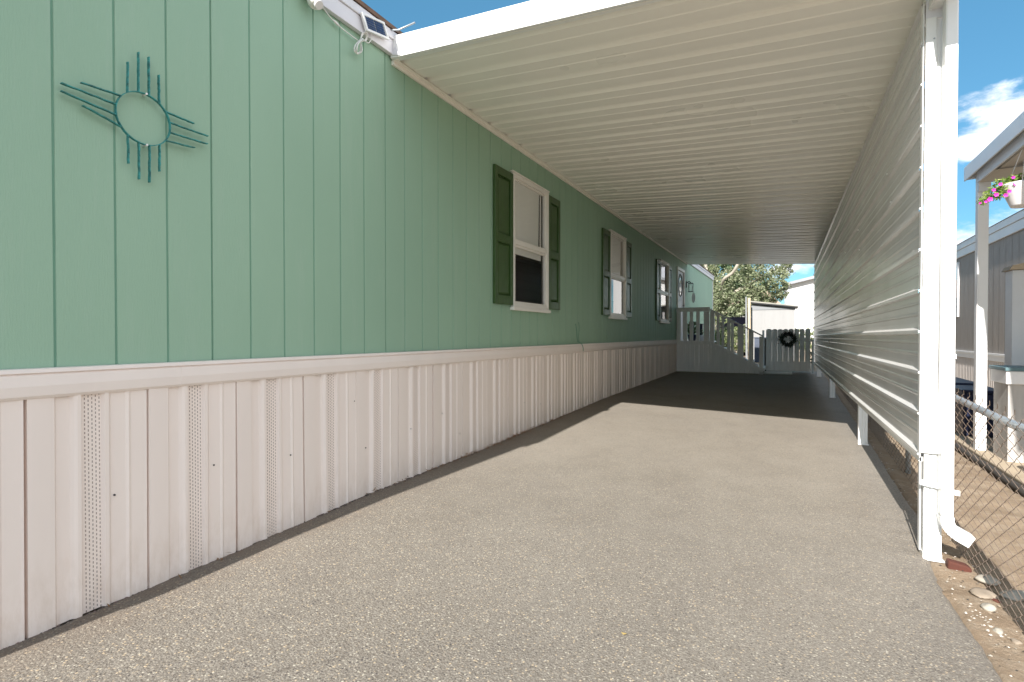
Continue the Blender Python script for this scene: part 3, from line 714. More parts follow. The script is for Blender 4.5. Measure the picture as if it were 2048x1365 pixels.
# end trim facing the street and its screws
b = MB(); b.prism([(.576, .528), (.648, .528), (.636, 1.4), (.624, 2.665), (.582, 2.665), (.579, 1.4)], 'y', 3.285, 3.30); b.box(.5725, .5785, 3.30, 3.345, .50, 2.75); b.build('end_trim', 'steelwhite', cp, bevel=.003)
b = MB(); b.box(.582, .66, 3.291, 3.298, 2.66, 2.80); b.build('trim_cap', 'fascia', cp)
scr = None
for i in range(11):
    z = .515 + .2045 * i
    if scr is None:
        b = MB(); b.tube([(.5735, 3.318, z), (.5685, 3.318, z), (.5665, 3.318, z)], [.0068, .0068, .0035], 8); scr = b.build('screw', 'white', cp)
    else:
        c2 = scr.copy(); COL.objects.link(c2); c2.parent = cp; c2.location = (0, random.uniform(-.003, .003), .2045 * i)
sc2 = None
for i in range(9):
    z = .60 + .245 * i
    if sc2 is None:
        b = MB(); b.tube([(.615, 3.287, z), (.615, 3.281, z)], [.005, .003], 8); sc2 = b.build('screw', 'galv', cp)
    else:
        c2 = sc2.copy(); COL.objects.link(c2); c2.parent = cp; c2.location = (random.uniform(-.01, .01), 0, .245 * i)
for (y, z) in [(4.4, 2.2), (4.25, 1.98), (5.2, 1.95), (5.9, 1.9), (6.0, 2.1), (5.9, 1.7), (7.1, 1.8), (7.2, 2.05), (9.5, 1.8), (9.5, 1.6), (5.9, .9), (9.5, 1.0)]:
    x = PX(y) - .006; b = MB(); b.tube([(x + .006, y, z), (x - .002, y, z), (x - .004, y, z)], [.0058, .0058, .003], 8); b.build('screw', 'white', cp)
# posts
def post(y, rust=False):
    x = PX(y) + .005; zg = gz(x, y) - .02; w = .072
    pf = [(x, y), (x + .018, y), (x + .022, y + .006), (x + .030, y + .006), (x + .034, y), (x + .046, y), (x + .050, y + .006), (x + .056, y + .006), (x + .060, y), (x + w, y), (x + w, y + .07), (x, y + .07)]
    b = MB(); b.prism(pf, 'z', zg, 2.79 if y > 4 else 2.66); pp = b.build('post', 'steelwhite', cp)
    b = MB(); b.prism([(a, c_) for a, c_ in pf], 'z', zg + .001, zg + .05)
    b.v = [(x + w / 2 + (v[0] - x - w / 2) * 1.06, y + .035 + (v[1] - y - .035) * 1.06, v[2]) for v in b.v]
    b.box(x - .004, x + w + .008, y - .03, y - .002, zg + .022, zg + .028); b.build('post_foot', 'rustwhite', pp)
post(3.302)
for y in (5.95, 9.55, 13.15): post(y)
b = MB(); b.prism([(.5805, 3.33), (.5865, 3.33), (.5865, 3.37), (.5805, 3.37)], 'z', .03, .52); b.build('post_flange', 'steelwhite', cp)
# downspout with elbow, band and lug
YD = 3.25
b = MB(); ww = .050
def rp(cx_, cz_, ang, y=YD):   # ring of the pipe in a plane tilted by ang around Y
    n_ = Vector((0, 1, 0)); t_ = Vector((math.cos(ang), 0, math.sin(ang))); return ((cx_, y, cz_), n_, t_)
ring = []
xd = .669
ring.append(rp(xd, 2.80, 0)); ring.append(rp(xd, 1.2, 0)); ring.append(rp(xd, .245, 0))
b.sweeprect(ring, ww, .070); ds = b.build('downspout', 'steelwhite', cp, bevel=.007)
b = MB(); ring = [rp(xd, .245, 0)]; n = 7; rad = .075; a0 = 0; cxx, czz = xd + rad, .232
for i in range(n + 1):
    a = R(62) * i / n
    for sft in ((0, 1.0), (.35, .94)):
        aa = a + (R(62) / n) * sft[0]
        if aa > R(62) + .001: break
        c_ = (cxx - rad * math.cos(aa), YD - .03 * (aa / R(62)) * .3, czz - rad * math.sin(aa))
        ring.append((c_, Vector((0, sft[1], 0)), Vector((math.cos(aa), 0, math.sin(aa))) * (1.0 if sft[1] == 1 else .92)))
c0 = Vector(ring[-1][0]); dr = Vector((math.sin(R(62)), -.10, -math.cos(R(62))))
for d_ in (.03, .055): ring.append((tuple(c0 + dr * d_), Vector((0, 1, 0)), Vector((math.cos(R(62)), 0, math.sin(R(62))))))
b.sweeprect(ring, ww + .004, .073); b.build('elbow', 'steelwhite', ds)
b = MB(); b.prism([(.572, .398), (.650, .384), (.650, .360), (.572, .372)], 'y', 3.278, 3.284); b.prism([(.650, .384), (.714, .376), (.714, .352), (.650, .360)], 'y', 3.208, 3.213); b.box(.646, .650, 3.213, 3.284, .361, .383)
b.build('band', 'steelwhite', cp)
b = MB(); b.box(xd - .010, xd + .0275, YD - .039, YD - .036, 1.0, 1.022); b.tube([(xd + .018, YD - .039, 1.011), (xd + .018, YD - .042, 1.011)], .004, 8); b.build('band', 'steelwhite', ds)

# ================================================================ CHAIN LINK FENCE
XFN = .80
fn = thing('chain_link_fence', 'low rusty chain link fence with grey top rail beside the carport', 'fence', (XFN, 6, 0))
def fz(y): return gz(XFN, y)
def ftop(y): return tab([(0, .745), (3, .752), (5, .80), (8, .87), (14.5, .98)], y)
b = MB(); b.tube([(XFN, y, ftop(y)) for y in (.3, 1, 2, 3, 4, 5, 6.5, 8, 10, 12, 14.4)], .0175, 10); b.build('top_rail', 'galv', fn)
for y in (.6, 5.12, 7.6, 10.1, 12.6):
    b = MB(); b.tube([(XFN + .02, y, fz(y) - .1), (XFN + .02, y, ftop(y) + .02)], .019, 10); b.tube([(XFN + .02, y, ftop(y) + .02), (XFN + .02, y, ftop(y) + .035), (XFN + .02, y, ftop(y) + .045)], [.023, .02, .004], 10); b.build('post', 'galv', fn)
b = MB(); pitch_ = .050; dzz = .031; i = 0; y = .9
while y < 14.3:
    zb = fz(y) - .01; zt = ftop(y) + .045; n = int((zt - zb) / dzz); st = (zt - zb) / n; far = y > 6
    pts = []
    for k_ in range(n + 1):
        s_ = 1 if (k_ + i) % 2 else -1
        if far: pts.append((XFN - .02 + .003 * s_, y + s_ * pitch_ / 2, zb + k_ * st))
        else:
            z = zb + k_ * st
            pts.append((XFN - .02 - .004, y + s_ * (pitch_ / 2 - .001), z - .004)); pts.append((XFN - .02 + .004, y + s_ * (pitch_ / 2 - .001), z + .004))
    e = pts[-1]; pts.append((e[0] - .004, e[1] - .012, e[2] + .02)); 
    b.tube(pts, .0014 if not far else .0018, 4 if not far else 3, cap=False)
    y += pitch_; i += 1
b.build('wire_mesh', 'wire', fn)

# ================================================================ PORCH DECK AND STAIR
YD0 = 13.12; ZB = .24
dk = thing('porch', 'grey white painted wooden porch with railing and stairs by the door', 'porch', (-1.6, YD0, ZB))
b = MB()
def boards(mb, x0, x1, zf0, zf1, y, t=.018, pitch=.1016):
    x = x0; i = 0
    while x < x1 - .01:
        xe = min(x + pitch, x1); g = .004
        mb.prism([(x + g / 2, zf0(x)), (xe - g / 2, zf0(xe)), (xe - g / 2, zf1(xe)), (x + g / 2, zf1(x))], 'y', y, y + t); x = xe; i += 1
stair = lambda x, z0_: z0_ - .5625 * (x + 1.63)
boards(b, -2.405, -1.63, lambda x: ZB, lambda x: .90, YD0 + .01)
boards(b, -1.63, -.55, lambda x: ZB, lambda x: max(ZB + .004, stair(x, .90)), YD0 + .01)
b.build('skirt_boards', 'deckpaint', dk)
b = MB(); b.box(-2.405, -1.634, YD0 - .02, YD0 + .008, .885, .968); b.build('rim_board', 'deckpaint', dk, bevel=.003)
b = MB(); b.prism([(-1.630, .965), (-.54, .352), (-.54, .262), (-1.630, .878)], 'y', YD0 - .02, YD0 + .008); b.build('stringer', 'deckpaint', dk, bevel=.003)
b = MB(); b.box(-2.405, -1.66, YD0 + .03, YD0 + 1.25, .925, .96); b.build('deck_floor', 'deckpaint', dk)
b = MB(); b.box(-2.41, -1.66, YD0 - .03, YD0 + .0, 1.650, 1.725); b.box(-2.41, -1.66, YD0 - .035, YD0 + .09, 1.726, 1.750); b.build('top_rail', 'deckpaint', dk, bevel=.004)
b = MB(); b.prism([(-1.655, 1.715), (-.54, 1.092), (-.54, 1.060), (-1.655, 1.675)], 'y', YD0 - .03, YD0 + .06); b.build('hand_rail', 'deckpaint', dk, bevel=.003)
for x0, x1 in ((-2.40, -2.314), (-1.796, -1.675)):
    b = MB(); b.box(x0, x1, YD0 + .001, YD0 + .085, .969, 1.649); b.build('post', 'deckpaint', dk, bevel=.003)
b = MB(); b.box(-1.657, -1.566, YD0 + .001, YD0 + .085, .90, 1.66); b.build('post', 'deckpaint', dk, bevel=.003)
b = MB(); b.box(-.616, -.54, YD0 + .010, YD0 + .09, ZB - .02, 1.07); b.build('post', 'deckpaint', dk, bevel=.003)
for x0, x1 in ((-2.25, -2.165), (-2.108, -2.03), (-1.9625, -1.884)):
    b = MB(); b.box(x0, x1, YD0 + .001, YD0 + .03, .969, 1.649); b.build('baluster', 'deckpaint', dk, bevel=.002)
for x0, x1 in ((-1.512, -1.447), (-1.404, -1.35), (-1.286, -1.216), (-1.206, -1.144), (-1.065, -.94), (-.837, -.735)):
    zt = lambda x: 1.676 - .5515 * (x + 1.655)
    b = MB(); b.prism([(x0, stair(x0, .965)), (x1, stair(x1, .965)), (x1, zt(x1)), (x0, zt(x0))], 'y', YD0 + .001, YD0 + .03); b.build('baluster', 'deckpaint', dk, bevel=.002)
for i in range(4):
    x0 = -1.60 + i * .27; z = .80 - i * .145
    b = MB(); b.box(x0, x0 + .30, YD0 + .03, YD0 + 1.1, z - .035, z); b.build('stair_tread', 'deckpaint', dk)
b = MB(); b.prism([(-1.630, .90), (-.54, .30), (-.54, .24), (-1.630, .24)], 'y', YD0 + 1.1, YD0 + 1.12); b.build('stringer', 'deckpaint', dk)
# pots on the deck
def leafblob(mb, c, r, n, size, seed=0, flat=1.):
    rnd = random.Random(seed)
    for _ in range(n):
        while True:
            v = Vector((rnd.uniform(-1, 1), rnd.uniform(-1, 1), rnd.uniform(-1, 1)))
            if .15 < v.length < 1: break
        p = Vector(c) + Vector((v.x * r[0], v.y * r[1], v.z * r[2]))
        a = Vector((rnd.gauss(0, 1), rnd.gauss(0, 1), rnd.gauss(0, 1))).normalized(); w_ = a.orthogonal().normalized()
        s_ = size * rnd.uniform(.6, 1.3); w_ = w_ * s_ * .5
        mb.face([p - a * s_, p + w_ * .8, p + a * s_, p - w_ * .8])
def potplant(x, y, z, r, h, pm, label, leafs, lm='leafdark', name='potted_plant'):
    t_ = thing(name, label, 'plant', (x, y, z))
    b = MB(); b.tube([(x, y, z), (x, y, z + h * .9), (x, y, z + h)], [r * .75, r, r * 1.08], 14); b.build('pot', pm, t_)
    b = MB(); leafblob(b, (x, y, z + h + leafs[1] * .8), (leafs[0], leafs[0], leafs[1]), leafs[2], leafs[3], int(x * 1000)); b.tube([(x, y, z + h), (x, y, z + h + leafs[1])], .008, 5)
    b.build('foliage', lm, t_)
potplant(-2.15, 13.75, .96, .11, .16, 'navy', 'dark leafy plant in a dark pot on the porch, behind the railing', (.12, .18, 90, .06))
potplant(-1.93, 13.7, .96, .08, .14, 'potw', 'small plant in a white pot on the porch floor, mid railing', (.05, .08, 20, .03))
potplant(-1.80, 13.9, .96, .09, .12, 'potw', 'dark spiky plant in a white pot next to the stair post', (.07, .10, 30, .04))
b = MB(); b.prism([(-2.06, .962), (-1.96, .962), (-1.95, 1.36), (-2.05, 1.36)], 'y', 14.05, 14.2); b.box(-2.06, -1.94, 14.04, 14.21, 1.362, 1.385)
tag(b.build('storage_tub', 'navy', bevel=.006), 'tall narrow navy blue tub standing on the porch', 'tub')

# ================================================================ GATE, WREATH, MAT
YG = 14.02
gt = thing('picket_gate', 'grey white picket gate with rounded tops closing the drive', 'gate', (0, YG, .25))
gx = [-.515, -.388, -.272, -.157, -.043, .070, .182, .294, .408]
for i, (a, c_) in enumerate(zip(gx, gx[1:])):
    g = .0012 if i < 5 else .0055; x0, x1 = a + g, c_ - g; top = 1.245 + random.uniform(-.006, .006); m = (x0 + x1) / 2; hw = (x1 - x0) / 2
    tp = [(m + hw * math.cos(t_), top - .035 + .035 * math.sin(t_)) for t_ in (math.pi * j / 8 for j in range(9))]
    b = MB(); b.prism([(x0, .275), (x1, .275)] + tp, 'y', YG, YG + .018); b.build('picket', 'gate', gt, bevel=.002)
for z in (.42, 1.0):
    b = MB(); b.box(-.51, .40, YG + .019, YG + .06, z - .045, z + .045); b.build('rail', 'gate', gt)
b = MB(); b.box(-.51, .405, YG - .014, YG - .001, .262, .49); b.build('kick_board', 'gate', gt, bevel=.002)
for z in (.48, .98):
    b = MB(); b.box(.39, .455, YG - .006, YG - .001, z - .02, z + .02); b.tube([(.43, YG - .004, z - .03), (.43, YG - .004, z + .03)], .008, 6); b.build('hinge', 'chrome', gt)
gp = MB(); gp.box(.435, .475, YG + .02, YG + .06, .2, 1.0); tag(gp.build('gate_post', 'galv'), 'slim galvanised post between the picket gate and the side wall', 'post')
gp = MB(); gp.box(-.60, -.555, YG + .1, YG + .145, .22, 1.215); tag(gp.build('wooden_post', 'gate'), 'short slim grey post standing behind the stair foot', 'post')
gp = MB(); gp.tube([(-.54, YG + .3, .2), (-.54, YG + .3, 1.03)], .028, 8); tag(gp.build('dark_post', 'darkwood'), 'dark weathered post in the gap between stair and picket gate', 'post')
wr = thing('wreath', 'dark green wreath hung on the picket gate', 'wreath', (-.043, YG - .03, 1.0))
b = MB(); wc = Vector((-.05, YG - .04, 1.005))
rnd = random.Random(3)
for i in range(620):
    a = rnd.uniform(0, 2 * math.pi); r_ = .125 + rnd.gauss(0, .026); p = wc + Vector((r_ * math.cos(a) * 1.05, rnd.uniform(-.03, .02), r_ * math.sin(a)))
    d = Vector((math.cos(a + rnd.uniform(-1.2, 1.2)), rnd.uniform(-.4, .4), math.sin(a + rnd.uniform(-1.2, 1.2)))) * rnd.uniform(.02, .05); w_ = d.cross(Vector((0, 1, 0))).normalized() * .007
    b.face([p - w_, p + d, p + w_, p - d * .3])
b.build('foliage', 'wreath', wr)
b = MB(); b.tube([wc + Vector((.115 * math.cos(a), 0, .115 * math.sin(a))) for a in (2 * math.pi * i / 24 for i in range(24))], .016, 6, closed=True); b.build('hoop', 'wreath', wr)
b = MB(); b.tube(sm([wc + Vector((0, -.02, .12)), wc + Vector((-.05, -.03, .165)), wc + Vector((-.085, -.03, .12)), wc + Vector((0, -.03, .11)), wc + Vector((.085, -.03, .12)), wc + Vector((.05, -.03, .165)), wc + Vector((0, -.02, .12))]), .008, 5)
b.build('bow', 'black', wr)
b = MB(); b.box(-.54, .04, 13.3, 13.95, gz(-.2, 13.6) + .008, gz(-.2, 13.6) + .03); tag(b.build('threshold_slab', 'deckpaint', bevel=.004), 'flat pale grey slab on the asphalt before the gate', 'slab')

# ================================================================ BACK YARD
# shed
YS = 20.0
sh = thing('garden_shed', 'off white panel shed with a slanting thin roof behind the gate', 'shed', (-.5, YS, .25))
b = MB(); b.prism([(-1.18, .22), (.13, .22), (.13, 2.0), (-1.18, 2.14)], 'y', YS, YS + 1.6)
sw = b.build('wall', 'shedwall', sh)
for x in (-1.19, -.88, -.24, .02, .10):
    b = MB(); b.box(x, x + .025, YS - .012, YS - .001, .23, 1.93); b.build('batten', 'shedwall', sh)
b = MB(); b.prism([(-1.19, 1.95), (.14, 1.95), (.14, 1.985), (-1.19, 2.115)], 'y', YS - .02, YS - .013); b.build('header', 'shedtrim', sh)
b = MB(); b.prism([(-1.27, 2.225), (.22, 2.03), (.22, 2.06), (-1.27, 2.27)], 'y', YS - .14, YS + 1.8); b.prism([(-1.27, 2.18), (.22, 1.99), (.22, 2.029), (-1.27, 2.224)], 'y', YS - .135, YS - .11, 1); b.build('roof', ['shedroof', 'black'], sh)
tb = MB(); tb.prism([(-1.24, .22), (-1.17, .22), (-1.19, 2.33), (-1.27, 2.33)], 'y', YS - .55, YS - .48, 0); tag(tb.build('timber_post', 'treepost'), 'pale leaning timber post at the left corner of the shed', 'post')
tb = MB(); tb.prism([(-1.33, .22), (-1.27, .22), (-1.31, 2.38), (-1.35, 2.38)], 'y', YS - .45, YS - .40, 0); tag(tb.build('steel_post', 'shedtrim'), 'slim grey post just left of the pale timber post', 'post')
b = MB(); b.box(-1.0, -.62, 18.3, 18.7, .25, 1.0); b.box(-1.02, -.60, 18.28, 18.72, 1.0, 1.03)
tag(b.build('lidded_box', 'slate', bevel=.01), 'slate blue storage bin standing before the shed, seen through the stair rail', 'bin')
# trees and shrubs
def tree(x, y, z0, blobs, n, size, lm, label, limbs, name='tree', seed=1, cat='tree', group=None, bark='bark'):
    t_ = thing(name, label, cat, (x, y, z0), group)
    b = MB()
    for pts, r0, r1 in limbs:
        P_ = sm(pts, 4); m = len(P_); b.tube(P_, [lerp(r0, r1, i / (m - 1)) for i in range(m)], 8)
    b.build('trunk', bark, t_)
    b = MB(); rnd = random.Random(seed); tot = sum(q[3] for q in blobs)
    for (bx, by, bz, br) in blobs:
        k_ = int(n * br / tot); nc = max(4, k_ // 45)
        for c_ in range(nc):
            while True:
                v = Vector((rnd.uniform(-1, 1), rnd.uniform(-1, 1), rnd.uniform(-1, 1)))
                if v.length < 1: break
            cc_ = Vector((bx, by, bz)) + v * br; rr_ = br * rnd.uniform(.12, .27)
            for _ in range(45):
                w_ = Vector((rnd.gauss(0, .5), rnd.gauss(0, .5), rnd.gauss(0, .42))) * rr_; p = cc_ + w_
                a = Vector((rnd.gauss(0, 1), rnd.gauss(0, 1), rnd.gauss(0, .8) - .2)).normalized(); o_ = a.orthogonal().normalized(); q = Matrix.Rotation(rnd.uniform(0, 6.28), 3, a) @ o_
                s_ = size * rnd.uniform(.55, 1.35); b.face([p - a * s_, p + q * s_ * .42, p + a * s_, p - q * s_ * .42])
    b.build('crown', lm, t_); return t_
tree(-2.2, 27, .25, [(-4.6, 27.5, 4.6, 1.5), (-3.4, 26.4, 2.9, 1.0), (-2.6, 26.3, 2.45, .9), (-1.9, 27, 3.3, 1.15), (-1.0, 27, 3.7, .95), (-.3, 27.5, 4.3, .55), (-1.55, 27, 4.6, .7), (-3.9, 28, 6.0, 1.2), (-1.4, 28, 5.8, 1.2), (-.6, 27.5, 3.1, .6), (-3.5, 27.6, 3.8, .7), (-1.5, 26.5, 2.5, .6)],
     36000, .058, 'leaf', 'large olive green leafy tree with a pale curved limb, behind the home', [([(-3.2, 27, .2), (-3.0, 27, 1.6), (-2.95, 27, 2.9)], .2, .15), ([(-2.95, 27, 2.9), (-2.72, 25.9, 3.55), (-2.3, 25.6, 3.85), (-2.05, 25.4, 4.25), (-1.9, 25.6, 5.0)], .07, .06), ([(-2.95, 27, 2.8), (-3.6, 27, 4.2), (-3.6, 27.5, 5.6)], .12, .05), ([(-2.95, 27, 2.7), (-1.8, 27, 3.4), (-.9, 27, 3.9)], .1, .03)], 'leafy_tree', 5)
tree(-4.0, 33, .25, [(-5.0, 33, 3.6, 2.0), (-3.4, 33, 5.0, 1.5), (-2.4, 34, 3.2, 1.6)], 9000, .13, 'leafdark', 'darker green tree standing behind the olive green tree', [([(-4.0, 33, .2), (-4, 33, 3)], .2, .12)], 'leafy_tree', 9)
def shrub(x, y, z0, r, h, n, size, lm, label, seed):
    return tree(x, y, z0, [(x, y, z0 + h * .5, r), (x + r * .5, y, z0 + h * .35, r * .7), (x - r * .5, y + .1, z0 + h * .4, r * .7)], n, size, lm, label, [([(x, y, z0 - .02), (x + .03, y, z0 + h * .5)], .03, .012)], 'shrub', seed, 'shrub')
shrub(-2.75, 21.4, .25, .55, 1.45, 2600, .035, 'leaflight', 'pale green shrub at the far end of the green home', 11)
shrub(-1.75, 21.0, .25, .5, 1.35, 2600, .035, 'leaflight', 'sunlit yellowish shrub left of the shed, seen over the stair rail', 12)
shrub(-1.4, 22.3, .25, .4, 1.9, 1800, .035, 'leaf', 'olive shrub against the left corner of the shed', 13)
shrub(-2.75, 23.0, .25, .7, 1.95, 3600, .035, 'leaflight', 'broad pale shrub hiding the left part of the dark car', 19)
shrub(-2.1, 22.6, .25, .6, 1.45, 3000, .035, 'leaf', 'olive shrub in front of the dark car', 18)
shrub(-2.2, 18.0, .25, .35, .8, 1500, .03, 'leaflight', 'low pale shrub seen between the balusters of the stair rail', 14)
shrub(.8, 27, .25, .6, 1.5, 2600, .05, 'leaflight', 'pale shrub before the white house, left of the ribbed side wall', 15)
shrub(.3, 28, .25, .5, 1.35, 2000, .05, 'leaf', 'olive shrub before the white house, right of the shed', 16)
shrub(.52, 15.6, .25, .12, .7, 500, .025, 'leafdark', 'small dark shrub in the gap right of the picket gate', 17)
# white house far back
wh = thing('white_house', 'bright white two storey house with a grey gable edge behind the yard', 'house', (2, 36, .25))
b = MB(); b.prism([(-.22, .2), (6, .2), (6, 5.5), (-.22, 4.03)], 'y', 36, 42); b.build('wall', 'farwhite', wh)
b = MB(); b.prism([(-.42, 3.98), (6.2, 5.55), (6.2, 5.72), (-.42, 4.14)], 'y', 35.6, 42.3); b.build('roof', 'roofgrey', wh)
b = MB(); b.box(-.34, -.225, 35.95, 36.1, 2.2, 3.9); b.build('corner_board', 'roofgrey', wh)
th = thing('tiled_house', 'low house with a pinkish brown roof between the tree and the white house', 'house', (-2, 40, .25))
b = MB(); b.box(-5, -.4, 40, 46, .2, 2.8); b.build('wall', 'shedwall', th)
b = MB(); b.prism([(-5.4, 2.6), (-.1, 2.6), (-.3, 2.85), (-1.6, 4.3), (-3.6, 4.3), (-5.2, 2.85)], 'y', 39.7, 46); b.build('roof', 'roofpink', th)
b = MB(); b.box(-1.2, -.05, 39.5, 39.68, 2.62, 2.82); b.build('gutter', 'white', th)
# parked car under the tree (only its upper half shows)
cr_ = thing('parked_car', 'dark navy car parked under the olive green tree', 'car', (-2.15, 24.9, .25))
b = MB(); b.prism([(23.2, .55), (23.25, 1.15), (24.2, 1.25), (24.7, 1.86), (26.9, 1.88), (27.3, 1.5), (27.4, .55)], 'x', -2.75, -1.5); bd = b.build('body', 'carpaint', cr_, bevel=.05)
b = MB(); b.face([(-2.68, 24.18, 1.30), (-1.57, 24.18, 1.30), (-1.62, 24.64, 1.82), (-2.63, 24.64, 1.82)]); b.build('windscreen', 'carpaint', cr_)
for x in (-2.6, -1.7):
    b = MB(); b.tube([(x, 23.19, .82), (x, 23.14, .82)], .09, 10); b.build('headlight', 'chrome', cr_)
b = MB(); b.box(-2.5, -1.8, 23.12, 23.2, .6, .75); b.build('bumper', 'chrome', cr_)
for x in (-2.73, -1.72):
    for y in (23.9, 26.5):
        b = MB(); b.tube([(x, y, .56), (x + .2, y, .56)], .32, 18); b.build('wheel', 'rubber', cr_)

# ================================================================ NEIGHBOUR'S SIDE
b = MB(); pts = [(1.5, 2.0), (3.25, 2.0), (3.25, 13), (1.5, 13)]
b.prism(pts, 'z', -.2, .045); tag(b.build('patio_slab', 'concrete', bevel=.01), 'tan concrete slab on the neighbour side', None, kind='structure')
b = MB(); n = 60
P_ = [(1.46 + .012 * noise.noise((i * .5, 0, 0)), 2.0 + i * .16, .01 + .01 * noise.noise((i * .7, 5, 0))) for i in range(n)]
b.tube(P_, [.03 + .006 * noise.noise((i * .9, 2, 2)) for i in range(n)], 7); tag(b.build('edging_log', 'darkwood'), 'dark rough timber edging along the neighbour slab', 'edging')
XN = 3.25
nb = thing('neighbour_house', 'taupe manufactured home with white eave on the far side of the fence', 'house', (XN, 8, -.1))
b = MB(); y = 5.0; 
holesn = [(14.82, 15.9, 1.52, 2.68)]
while y < 17:
    ye = min(y + .3048, 17)
    b.face([(XN, y + .006, .74), (XN, ye - .006, .74), (XN, ye - .006, 2.78), (XN, y + .006, 2.78)]); b.face([(XN + .008, y - .006, .74), (XN + .008, y + .006, .74), (XN + .008, y + .006, 2.78), (XN + .008, y - .006, 2.78)]); y = ye
b.build('wall', 'nbwall', nb)
b = MB(); b.box(XN + .02, XN + 6, 5, 17, -.15, 3.056); b.build('body', 'nbwall', nb)
b = MB(); b.box(XN - .035, XN - .002, 4.9, 17.1, 2.775, 2.93); b.build('fascia', 'nbtrim', nb, bevel=.004)
b = MB(); b.box(XN - .055, XN - .002, 4.9, 17.1, 2.935, 3.055); b.build('fascia', 'nbtrim', nb, bevel=.004)
b = MB(); b.prism([(XN - .07, 3.057), (XN + 3, 3.75), (XN + 6.1, 3.057)], 'y', 4.9, 17.1); b.build('roof', 'shingle', nb)
b = MB(); b.box(XN - .03, XN - .002, 5, 17, .64, .775); b.box(XN - .045, XN - .03, 5, 17, .74, .775); b.build('belt_trim', 'nbtrim', nb)
b = MB(); y = 5.0; i = 0; pv = None
while y < 17:
    for s_, h in ((0, 0), (.012, .02), (.05, .02), (.062, 0), (.10, 0)):
        cur = (XN - .002 - h, y + s_)
        if pv: b.face([(pv[0], pv[1], .07), (cur[0], cur[1], .07), (cur[0], cur[1], .64), (pv[0], pv[1], .64)])
        pv = cur
    y += .11
b.build('skirting', 'nbskirt', nb)
b = MB(); b.box(XN - .05, XN + .2, 5, 17, -.2, .068); b.build('foundation', 'concretepale', nb)
b = MB(); frame_rect(b, 14.82, 15.7, 1.5, 2.69, .07, XN - .03, XN - .001); wn_ = b.build('window', 'nbtrim', nb)
b = MB(); b.face([(XN - .008, 14.88, 1.56), (XN - .008, 14.88, 2.63), (XN - .008, 15.64, 2.63), (XN - .008, 15.64, 1.56)]); b.build('pane', 'glass', wn_)
b = MB(); b.face([(XN - .004, 14.88, 1.56), (XN - .004, 15.64, 1.56), (XN - .004, 15.64, 2.63), (XN - .004, 14.88, 2.63)]); b.build('blind', 'blind', wn_)
# awning
aw = thing('patio_awning', 'neighbour patio awning with pale fascia on a square white post', 'awning', (1.5, 6.4, 0))
b = MB(); b.prism([(1.45, 2.565), (1.462, 2.565), (1.462, 2.693), (1.45, 2.693)], 'y', 2.0, 6.5); b.build('fascia', 'awning', aw, bevel=.003)
b = MB(); b.prism([(1.463, 2.575), (4, 2.72), (4, 2.85), (1.463, 2.693)], 'y', 6.44, 6.5); b.build('end_fascia', 'awning', aw)
b = MB(); x = 1.463
while x < 3.2:
    zf = lambda x: 2.60 + .057 * (x - 1.463)
    for xa, xb, h0, h1 in ((0, .1, 0, 0), (.1, .11, 0, .03), (.11, .19, .03, .03), (.19, .2, .03, 0)): b.face([(x + xa, 2.0, zf(x + xa) + h0), (x + xb, 2.0, zf(x + xb) + h1), (x + xb, 6.44, zf(x + xb) + h1), (x + xa, 6.44, zf(x + xa) + h0)])
    x += .2
b.face([(1.463, 2, 2.70), (3.25, 2, 2.80), (3.25, 6.44, 2.80), (1.463, 6.44, 2.70)])
b.build('roof_panel', 'awnceil', aw)
b = MB(); b.box(1.52, 3.2, 6.3, 6.34, 2.50, 2.60); b.build('cross_beam', 'awnceil', aw)
b = MB(); b.box(1.50, 1.515, 2, 6.3, 2.50, 2.595); b.build('side_beam', 'awning', aw)
b = MB(); b.box(1.522, 1.602, 6.36, 6.435, .046, 2.60); b.build('post', 'white', aw, bevel=.004)
b = MB(); b.box(1.512, 1.6, 6.30, 6.34, 2.42, 2.497); b.build('post_bracket', 'awning', aw)
# hanging basket
hx, hy, hz = 1.545, 5.3, 2.07
hb = thing('hanging_basket', 'white hanging pot with trailing pink petunias under the awning', 'hanging basket', (hx, hy, hz))
b = MB(); b.tube([(hx, hy, hz), (hx, hy, hz + .01), (hx, hy, hz + .15), (hx, hy, hz + .165)], [.085, .09, .145, .15], 20); b.build('pot', 'potw', hb)
for a in range(3):
    aa = 2.2 + a * 2.094; b = MB(); b.tube([(hx + .14 * math.cos(aa), hy + .14 * math.sin(aa), hz + .16), (hx, hy, hz + .50)], .0025, 4); b.build('hanger', 'white', hb)
b = MB(); leafblob(b, (hx, hy, hz + .19), (.14, .14, .05), 320, .022, 2); leafblob(b, (hx - .12, hy - .02, hz + .16), (.09, .07, .06), 260, .02, 3); leafblob(b, (hx - .19, hy - .03, hz + .10), (.07, .05, .045), 170, .018, 4); leafblob(b, (hx - .25, hy - .03, hz + .06), (.045, .04, .03), 80, .016, 5); b.build('foliage', 'petleaf', hb)
rnd = random.Random(8)
for (dx, dz, r_) in [(-.23, .055, .02), (-.2, .08, .018), (-.14, .075, .017), (-.09, .15, .018), (-.17, .16, .015), (-.1, .20, .014), (-.26, .035, .012), (-.12, .10, .016), (-.29, .03, .01), (.0, .2, .014), (-.21, .12, .015)]:
    c_ = Vector((hx + dx, hy - .09 - rnd.uniform(0, .03), hz + dz)); b = MB(); pts = [c_ + Vector((r_ * (1 if i % 2 else .7) * math.cos(math.pi * i / 5), -.004 * (i % 2), r_ * (1 if i % 2 else .7) * math.sin(math.pi * i / 5))) for i in range(10)]
    for i in range(10): b.face([c_ + Vector((0, .008, 0)), pts[i], pts[(i + 1) % 10]])
    b.build('flower', 'flower', hb)
